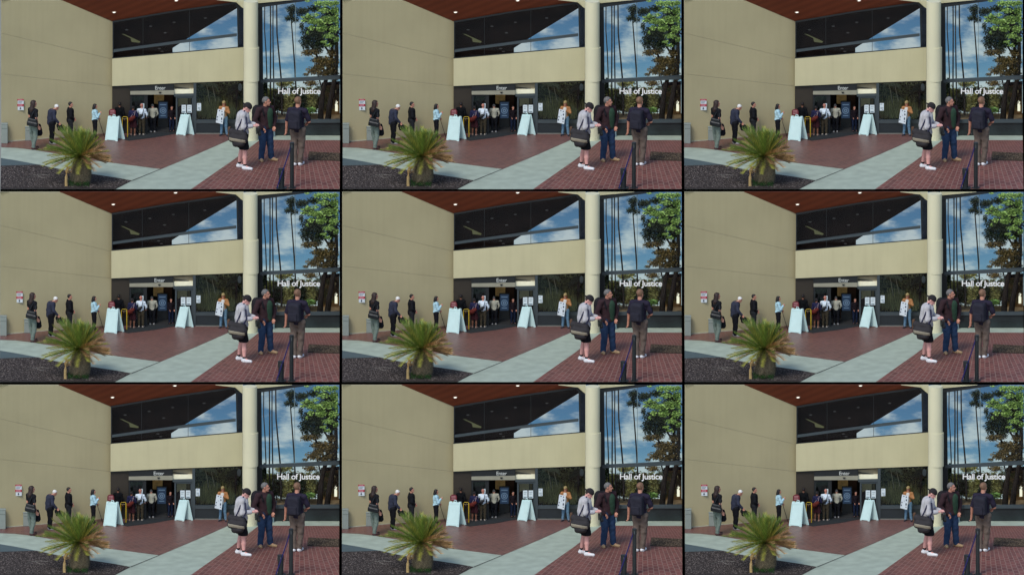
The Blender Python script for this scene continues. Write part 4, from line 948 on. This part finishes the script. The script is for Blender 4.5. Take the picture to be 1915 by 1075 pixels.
# 4 woman in pale blue
r, loc, M, base = person('dark haired woman in a pale blue jacket and black trousers', 528, 780, 193, 98, dict(wrL=(.17, .20, .98), elL=(.24, .0, 1.13), wrR=(-.17, .22, 1.28), elR=(-.23, .08, 1.13)),
    top=cloth('pale blue cloth', 176, 214, 226), sleeve=1, bottom=BLKC, hair=HBK, hairlen=.16, shoe=BLKC, w=1.02, fat=1.25, h=.014, hem=.93, hy=0, skin=SKIN)
sdf_thing('walking_stick', 'thin black walking stick held by the woman in pale blue', 'walking stick', [('shaft', [cap((.15, -.22, .95), (.12, -.50, .02), .014)], BLKC, 0), ('grip', [cap((.15, -.16, .96), (.15, -.27, .97), .02)], BLKC, 0)], M, base)
# 5 dim figure beside the panel
person('dim figure in black standing behind the left sandwich board', 668, 760, 182, 170, {}, top=cloth('near black cloth', 12, 14, 18), sleeve=1, bottom=cloth('near black cloth', 14, 18, 22), hair=HBK, skin=SKIN_DARK, shoe=BLKC, h=.016)
# 6 person with blue top and red bag
r, loc, M, base = person('person in a dark blue top and long maroon skirt at the entrance', 744, 766, 168, 160, dict(wrR=(-.2, .2, 1.05), elR=(-.24, .05, 1.12)),
    top=cloth('dark blue cloth', 34, 36, 66), sleeve=.5, bottom=cloth('dark maroon cloth', 52, 24, 30), skirt=True, leg=.5, hair=HBK, skin=SKIN_DARK, shoe=mat('pale sandal', C3(140, 112, 100)), h=.015, hem=.95)
sdf_thing('red_shoulder_bag', 'dull red bag slung on the back of the person in blue', 'bag', [('body', [cap((-.12, .2, 1.12), (.10, .22, .98), .10, .12), cap((.02, .2, 1.0), (.20, .18, .86), .12, .09)], cloth('dull red cloth', 96, 40, 34), .003), ('strap', [cap((-.12, .16, 1.2), (-.16, .04, 1.48), .014), cap((.1, .16, 1.1), (-.16, .05, 1.48), .012)], mat('pale strap', C3(170, 150, 150)), 0)], M, base, h=.014)
# 7 man in white with sling bag
r, loc, M, base = person('man in a white shirt and olive trousers at the entrance', 793, 762, 176, 165, dict(wrL=(.36, .12, 1.02), elL=(.30, .0, 1.16), wrR=(-.22, .16, 1.02), elR=(-.27, .05, 1.14)),
    top=cloth('bright white cloth', 212, 226, 236), sleeve=1, bottom=cloth('olive brown cloth', 62, 56, 44), hair=mat('reddish bald head', C3(180, 120, 104)), shoe=mat('pale shoe', C3(170, 160, 150)), h=.014, hem=.92, w=1.05)
sdf_thing('sling_bag', 'black sling bag on the back of the man in the white shirt', 'bag', [('body', [cap((-.08, .2, 1.16), (.14, .2, 1.06), .07, .085), cap((.0, .2, 1.03), (.14, .2, 1.01), .06)], LTH, 0), ('strap', [cap((-.08, .16, 1.2), (-.13, .07, 1.47), .016), cap((.12, .16, 1.1), (.2, .1, 1.0), .016)], LTH, 0)], M, base, h=.013)
# 8 man in cream sweater, shoes darkened for the indoor shade
person('broad man seen from behind in a cream sweater and black trousers', 855, 746, 160, 185, dict(neck=(0, .05, 1.42), head=(0, .15, 1.56), wrL=(.2, .12, .98), wrR=(-.2, .12, .98), elL=(.25, .02, 1.14), elR=(-.25, .02, 1.14)), hp=30,
    top=cloth('cream cloth', 168, 168, 152), sleeve=1, bottom=BLKC, hair=HGR, shoe=mat('shaded white shoe', C3(180, 178, 176)), w=1.22, h=.014, hem=.90)
# 9 dim person by right door, clothes darkened for the indoor shade
person('dim person in dark clothes and blue jeans inside by the right door', 962, 744, 146, 20, dict(wrL=(.16, .16, .98), wrR=(-.16, .16, .98)), top=cloth('shaded plum cloth', 26, 20, 26), sleeve=1, bottom=cloth('shaded blue denim', 22, 32, 54), hair=HBK, shoe=BLKC, h=.015)
# 10 man with placard
r, loc, M, base = person('bearded man in a tan jacket and cap holding up a white placard', 1257, 766, 196, -14, dict(wrL=(.04, .17, 1.28), elL=(.27, .04, 1.18), wrR=(-.24, .20, 1.26), elR=(-.28, .04, 1.12), ankL=(.16, .0, .085), toeL=(.2, .14, .035), ankR=(-.14, 0, .085), toeR=(-.17, .14, .035)),
    top=cloth('tan cloth', 170, 122, 80), jacket=(cloth('off white cloth', 200, 198, 192), 0), sleeve=1, bottom=cloth('light denim', 96, 128, 152), hair=mat('auburn hair', C3(120, 62, 40)), hairlen=.1, hat=(mat('khaki cap', C3(150, 132, 88)), 'cap'), shoe=mat('dark shoe', C3(36, 48, 60)), h=.0125, hem=.86, w=1.0)
t = thing('placard', 'white placard with dark photo squares held by the man in tan', 'placard', P(1235, 700, gy(766)-.16))
yp = gy(766)-.17; PQ = [(1222, 616), (1259, 624), (1250, 702), (1211, 692)]
part(t, 'board', mat('placard white', C3(216, 226, 232), .7, .2, .03), lambda b: b.slab(PQ, yp, .012))
def pq(u, v): 
    a = [PQ[0][i]+(PQ[1][i]-PQ[0][i])*u for i in (0, 1)]; c = [PQ[3][i]+(PQ[2][i]-PQ[3][i])*u for i in (0, 1)]; return (a[0]+(c[0]-a[0])*v, a[1]+(c[1]-a[1])*v)
part(t, 'print', mat('placard print', C3(58, 66, 84)), lambda b: [b.slab([pq(u, v), pq(u+du, v), pq(u+du, v+dv), pq(u, v+dv)], yp-.004, .003) for u, v, du, dv in ((.22, .06, .15, .07), (.6, .08, .16, .07), (.66, .27, .17, .12), (.08, .52, .12, .10), (.68, .55, .17, .16), (.06, .72, .12, .12), (.74, .8, .12, .06), (.42, .40, .05, .05))])
# 11 stooping photographer
r, loc, M, base = person('photographer in a grey sweatshirt, black shorts and white trainers looking down', 1368, 952, 384, 78,
    dict(pelvis=(0, -.03, .95), waist=(0, -.05, 1.10), chest=(0, -.01, 1.30), neck=(0, .02, 1.43), head=(0, .10, 1.56), shL=(.18, .02, 1.40), shR=(-.18, .02, 1.40),
         elR=(-.24, .05, 1.12), wrR=(-.12, .25, 1.13), elL=(.24, .05, 1.12), wrL=(.10, .27, 1.12), hipL=(.09, -.02, .90), hipR=(-.09, -.02, .9),
         kneeL=(.10, -.06, .50), ankL=(.10, -.13, .085), toeL=(.12, .02, .035), kneeR=(-.13, .06, .48), ankR=(-.15, .07, .085), toeR=(-.17, .24, .035)),
    hp=38, hy=0, skin=SKIN_PALE, top=cloth('heather grey cloth', 190, 188, 190), sleeve=1, bottom=cloth('black shorts cloth', 24, 24, 28), leg=.47, sock=BLKC, shoe=WSH, hair=HBR, hat=(cloth('black cap cloth', 44, 42, 44), 'back'), w=1.12, fat=1.25, hem=.90, h=.0105)
MBAG = [cap((-.34, .22, 1.0), (-.34, -.08, .94), .09, .085), cap((-.36, .18, .86), (-.36, -.08, .84), .13, .115), cap((-.36, .10, .73), (-.36, -.02, .73), .11, .10)]
sdf_thing('messenger_bag', 'big charcoal messenger bag with a tan stripe on the photographer\'s hip', 'bag',
    [('body', MBAG, mat('charcoal canvas', C3(52, 50, 52), .8, .2, .15), .003),
     ('stripe', [('e', p[1], p[2]+.012, p[3]) if p[0] == 'e' else cap(p[1], p[2], p[3]+.008, p[4]+.008, p[5]) for p in MBAG], mat('tan canvas', C3(150, 142, 124), .8, .2, .1), .001, lambda X, Y, Z: np.maximum(np.abs(Z-.82-.15*(Y-.1))-.042, np.maximum(X+.35, np.abs(Y-.06)-.21))),
     ('side_pocket', [rbox((-.28, .30, 1.0), (.04, .012, .10), .02)], mat('worn brown pocket', C3(96, 72, 56), .8, .2, .4, 30), .002),
     ('strap', [cap((-.34, .10, 1.02), (-.31, .0, 1.25), .02), cap((-.31, .0, 1.25), (-.25, -.04, 1.40), .02), cap((-.25, -.04, 1.40), (-.09, -.05, 1.50), .02), cap((-.34, -.08, .98), (-.30, -.16, 1.15), .02), cap((-.30, -.16, 1.15), (-.20, -.12, 1.36), .02)], mat('navy strap', C3(40, 40, 66), .7), 0)], M, base, h=.011)
sdf_thing('camera', 'black camera with lens hanging from the photographer\'s hands', 'camera',
    [('body', [rbox((0, -.38, 1.02), (.06, .035, .045), .012), rbox((0, -.38, 1.08), (.025, .02, .012), .01)], LTH, 0), ('lens', [cap((0, -.39, 1.0), (0, -.42, .90), .045, .048)], LTH, 0), ('grip', [cap((-.06, -.36, 1.05), (-.06, -.36, .93), .022)], mat('grey rubber', C3(60, 66, 60)), 0)], M, base, h=.009)
# 12 man in the middle of the front trio
r, loc, M, base = person('man in a dark maroon jacket, green shirt and blue jeans looking right', 1492, 908, 362, 38,
    dict(wrR=(-.17, .12, .93), elR=(-.30, -.03, 1.13), wrL=(.17, .12, .93), elL=(.30, -.03, 1.13), ankL=(.15, .06, .085), toeL=(.20, .24, .035), kneeL=(.12, .05, .49), ankR=(-.12, -.03, .085), toeR=(-.20, .11, .035), head=(0, .04, 1.62)),
    hy=46, skin=SKIN, top=cloth('maroon black cloth', 56, 40, 44), jacket=(cloth('forest green cloth', 50, 74, 58), .05), sleeve=1, bottom=cloth('blue denim', 42, 62, 92), shoe=mat('tan shoe', C3(176, 148, 112), .7, .2, .15), hair=HGR, w=1.12, fat=1.1, hem=.88, h=.0105)
sdf_thing('backpack', 'rounded black backpack on the man in the maroon jacket', 'backpack',
    [('body', [cap((-.10, .24, 1.36), (-.10, .24, 1.06), .13, .14), cap((.06, .24, 1.34), (.06, .24, 1.06), .13, .14)], cloth('black nylon', 36, 34, 38), .003), ('strap', [cap((-.15, .16, 1.40), (-.14, -.05, 1.44), .024), cap((-.14, -.05, 1.44), (-.16, -.15, 1.28), .022)], BLKC, 0)], M, base, h=.011)
# 13 man with his back turned
r, loc, M, base = person('man seen from behind in a navy tee and brown trousers', 1676, 934, 386, 160,
    dict(wrR=(-.14, .24, 1.04), elR=(-.26, .05, 1.13), elL=(.27, -.02, 1.12), wrL=(.30, .02, .87), ankR=(-.06, .0, .085), toeR=(-.07, .18, .035), kneeR=(-.09, .02, .49), ankL=(.07, -.05, .085), toeL=(.12, .12, .035), kneeL=(.09, 0, .49), head=(0, .02, 1.625)),
    hy=-12, skin=SKIN, top=cloth('navy tee cloth', 42, 38, 54), sleeve=.42, bottom=cloth('grey brown cloth', 104, 92, 84), shoe=WSH, hair=HSB, w=1.06, hem=.86, h=.0105)
M13, base13 = M, base
sdf_thing('backpack', 'dark grey backpack on the man seen from behind', 'backpack',
    [('body', [rbox((0, .23, 1.20), (.10, .05, .18), .06)], cloth('slate nylon', 44, 44, 54), .003), ('pocket', [rbox((0, .33, 1.10), (.08, .015, .08), .03)], cloth('slate nylon', 44, 44, 54), .002),
     ('strap', [cap((-.11, .15, 1.38), (-.13, -.02, 1.46), .02), cap((.11, .15, 1.38), (.13, -.02, 1.46), .02)], BLKC, 0)], M13, base13, h=.011)
sdf_thing('phone', 'black phone in the lowered hand of the man seen from behind', 'phone', [('case', [rbox((.345, -.06, .755), (.06, .035, .006), .006, rot('Y', 20))], LTH, 0)], M13, base13, h=.006)

# ================================================================ nine identical courtyards, each on its own terrace
def tree_of(o):
    r = [o]
    for c in list(o.children): r += tree_of(c)
    return r
KIDS = {}
for o in scn.objects:
    if o.parent is not None: KIDS.setdefault(o.parent.name, []).append(o)
def copy_tree(o, parent=None):
    c = o.copy(); COL.objects.link(c)
    if parent is not None: c.parent = parent
    for ch in KIDS.get(o.name, []): copy_tree(ch, c)
    return c
NAMES = [['bottom left', 'bottom middle', 'bottom right'], ['middle left', 'centre', 'middle right'], ['top left', 'top middle', 'top right']]
first = list(TOPS)
for row in range(3):
    for colm in range(3):
        off = Vector((colm*PX*S, row*DY, row*DZ)); nm = NAMES[row][colm]
        for o in first:
            c = o if (row == 0 and colm == 0) else copy_tree(o)
            if not (row == 0 and colm == 0): c.location = o.location+off
            if 'label' in o.keys():
                c['_b'] = o['_b'] if '_b' in o.keys() else o['label']
                c['label'] = '%s, %s view' % (c['_b'], nm)
                if o.get('kind') is None and 'group' not in o.keys(): c['group'] = 'one in each view: '+o.name.split('.')[0].replace('_', ' ')
for o in scn.objects:
    if '_b' in o.keys(): del o['_b']
# the plaza on which everything stands
GM = mat('plaza concrete', C3(150, 148, 138), .85, .1, .08, .3)
x = 400.0; me = bpy.data.meshes.new('ground'); me.from_pydata([(-x, -x, -.09), (x, -x, -.09), (x, x, -.09), (-x, x, -.09)], [], [(0, 1, 2, 3)]); me.materials.append(GM)
o = bpy.data.objects.new('ground', me); COL.objects.link(o); o['kind'] = 'structure'
# retaining wall of the terraces
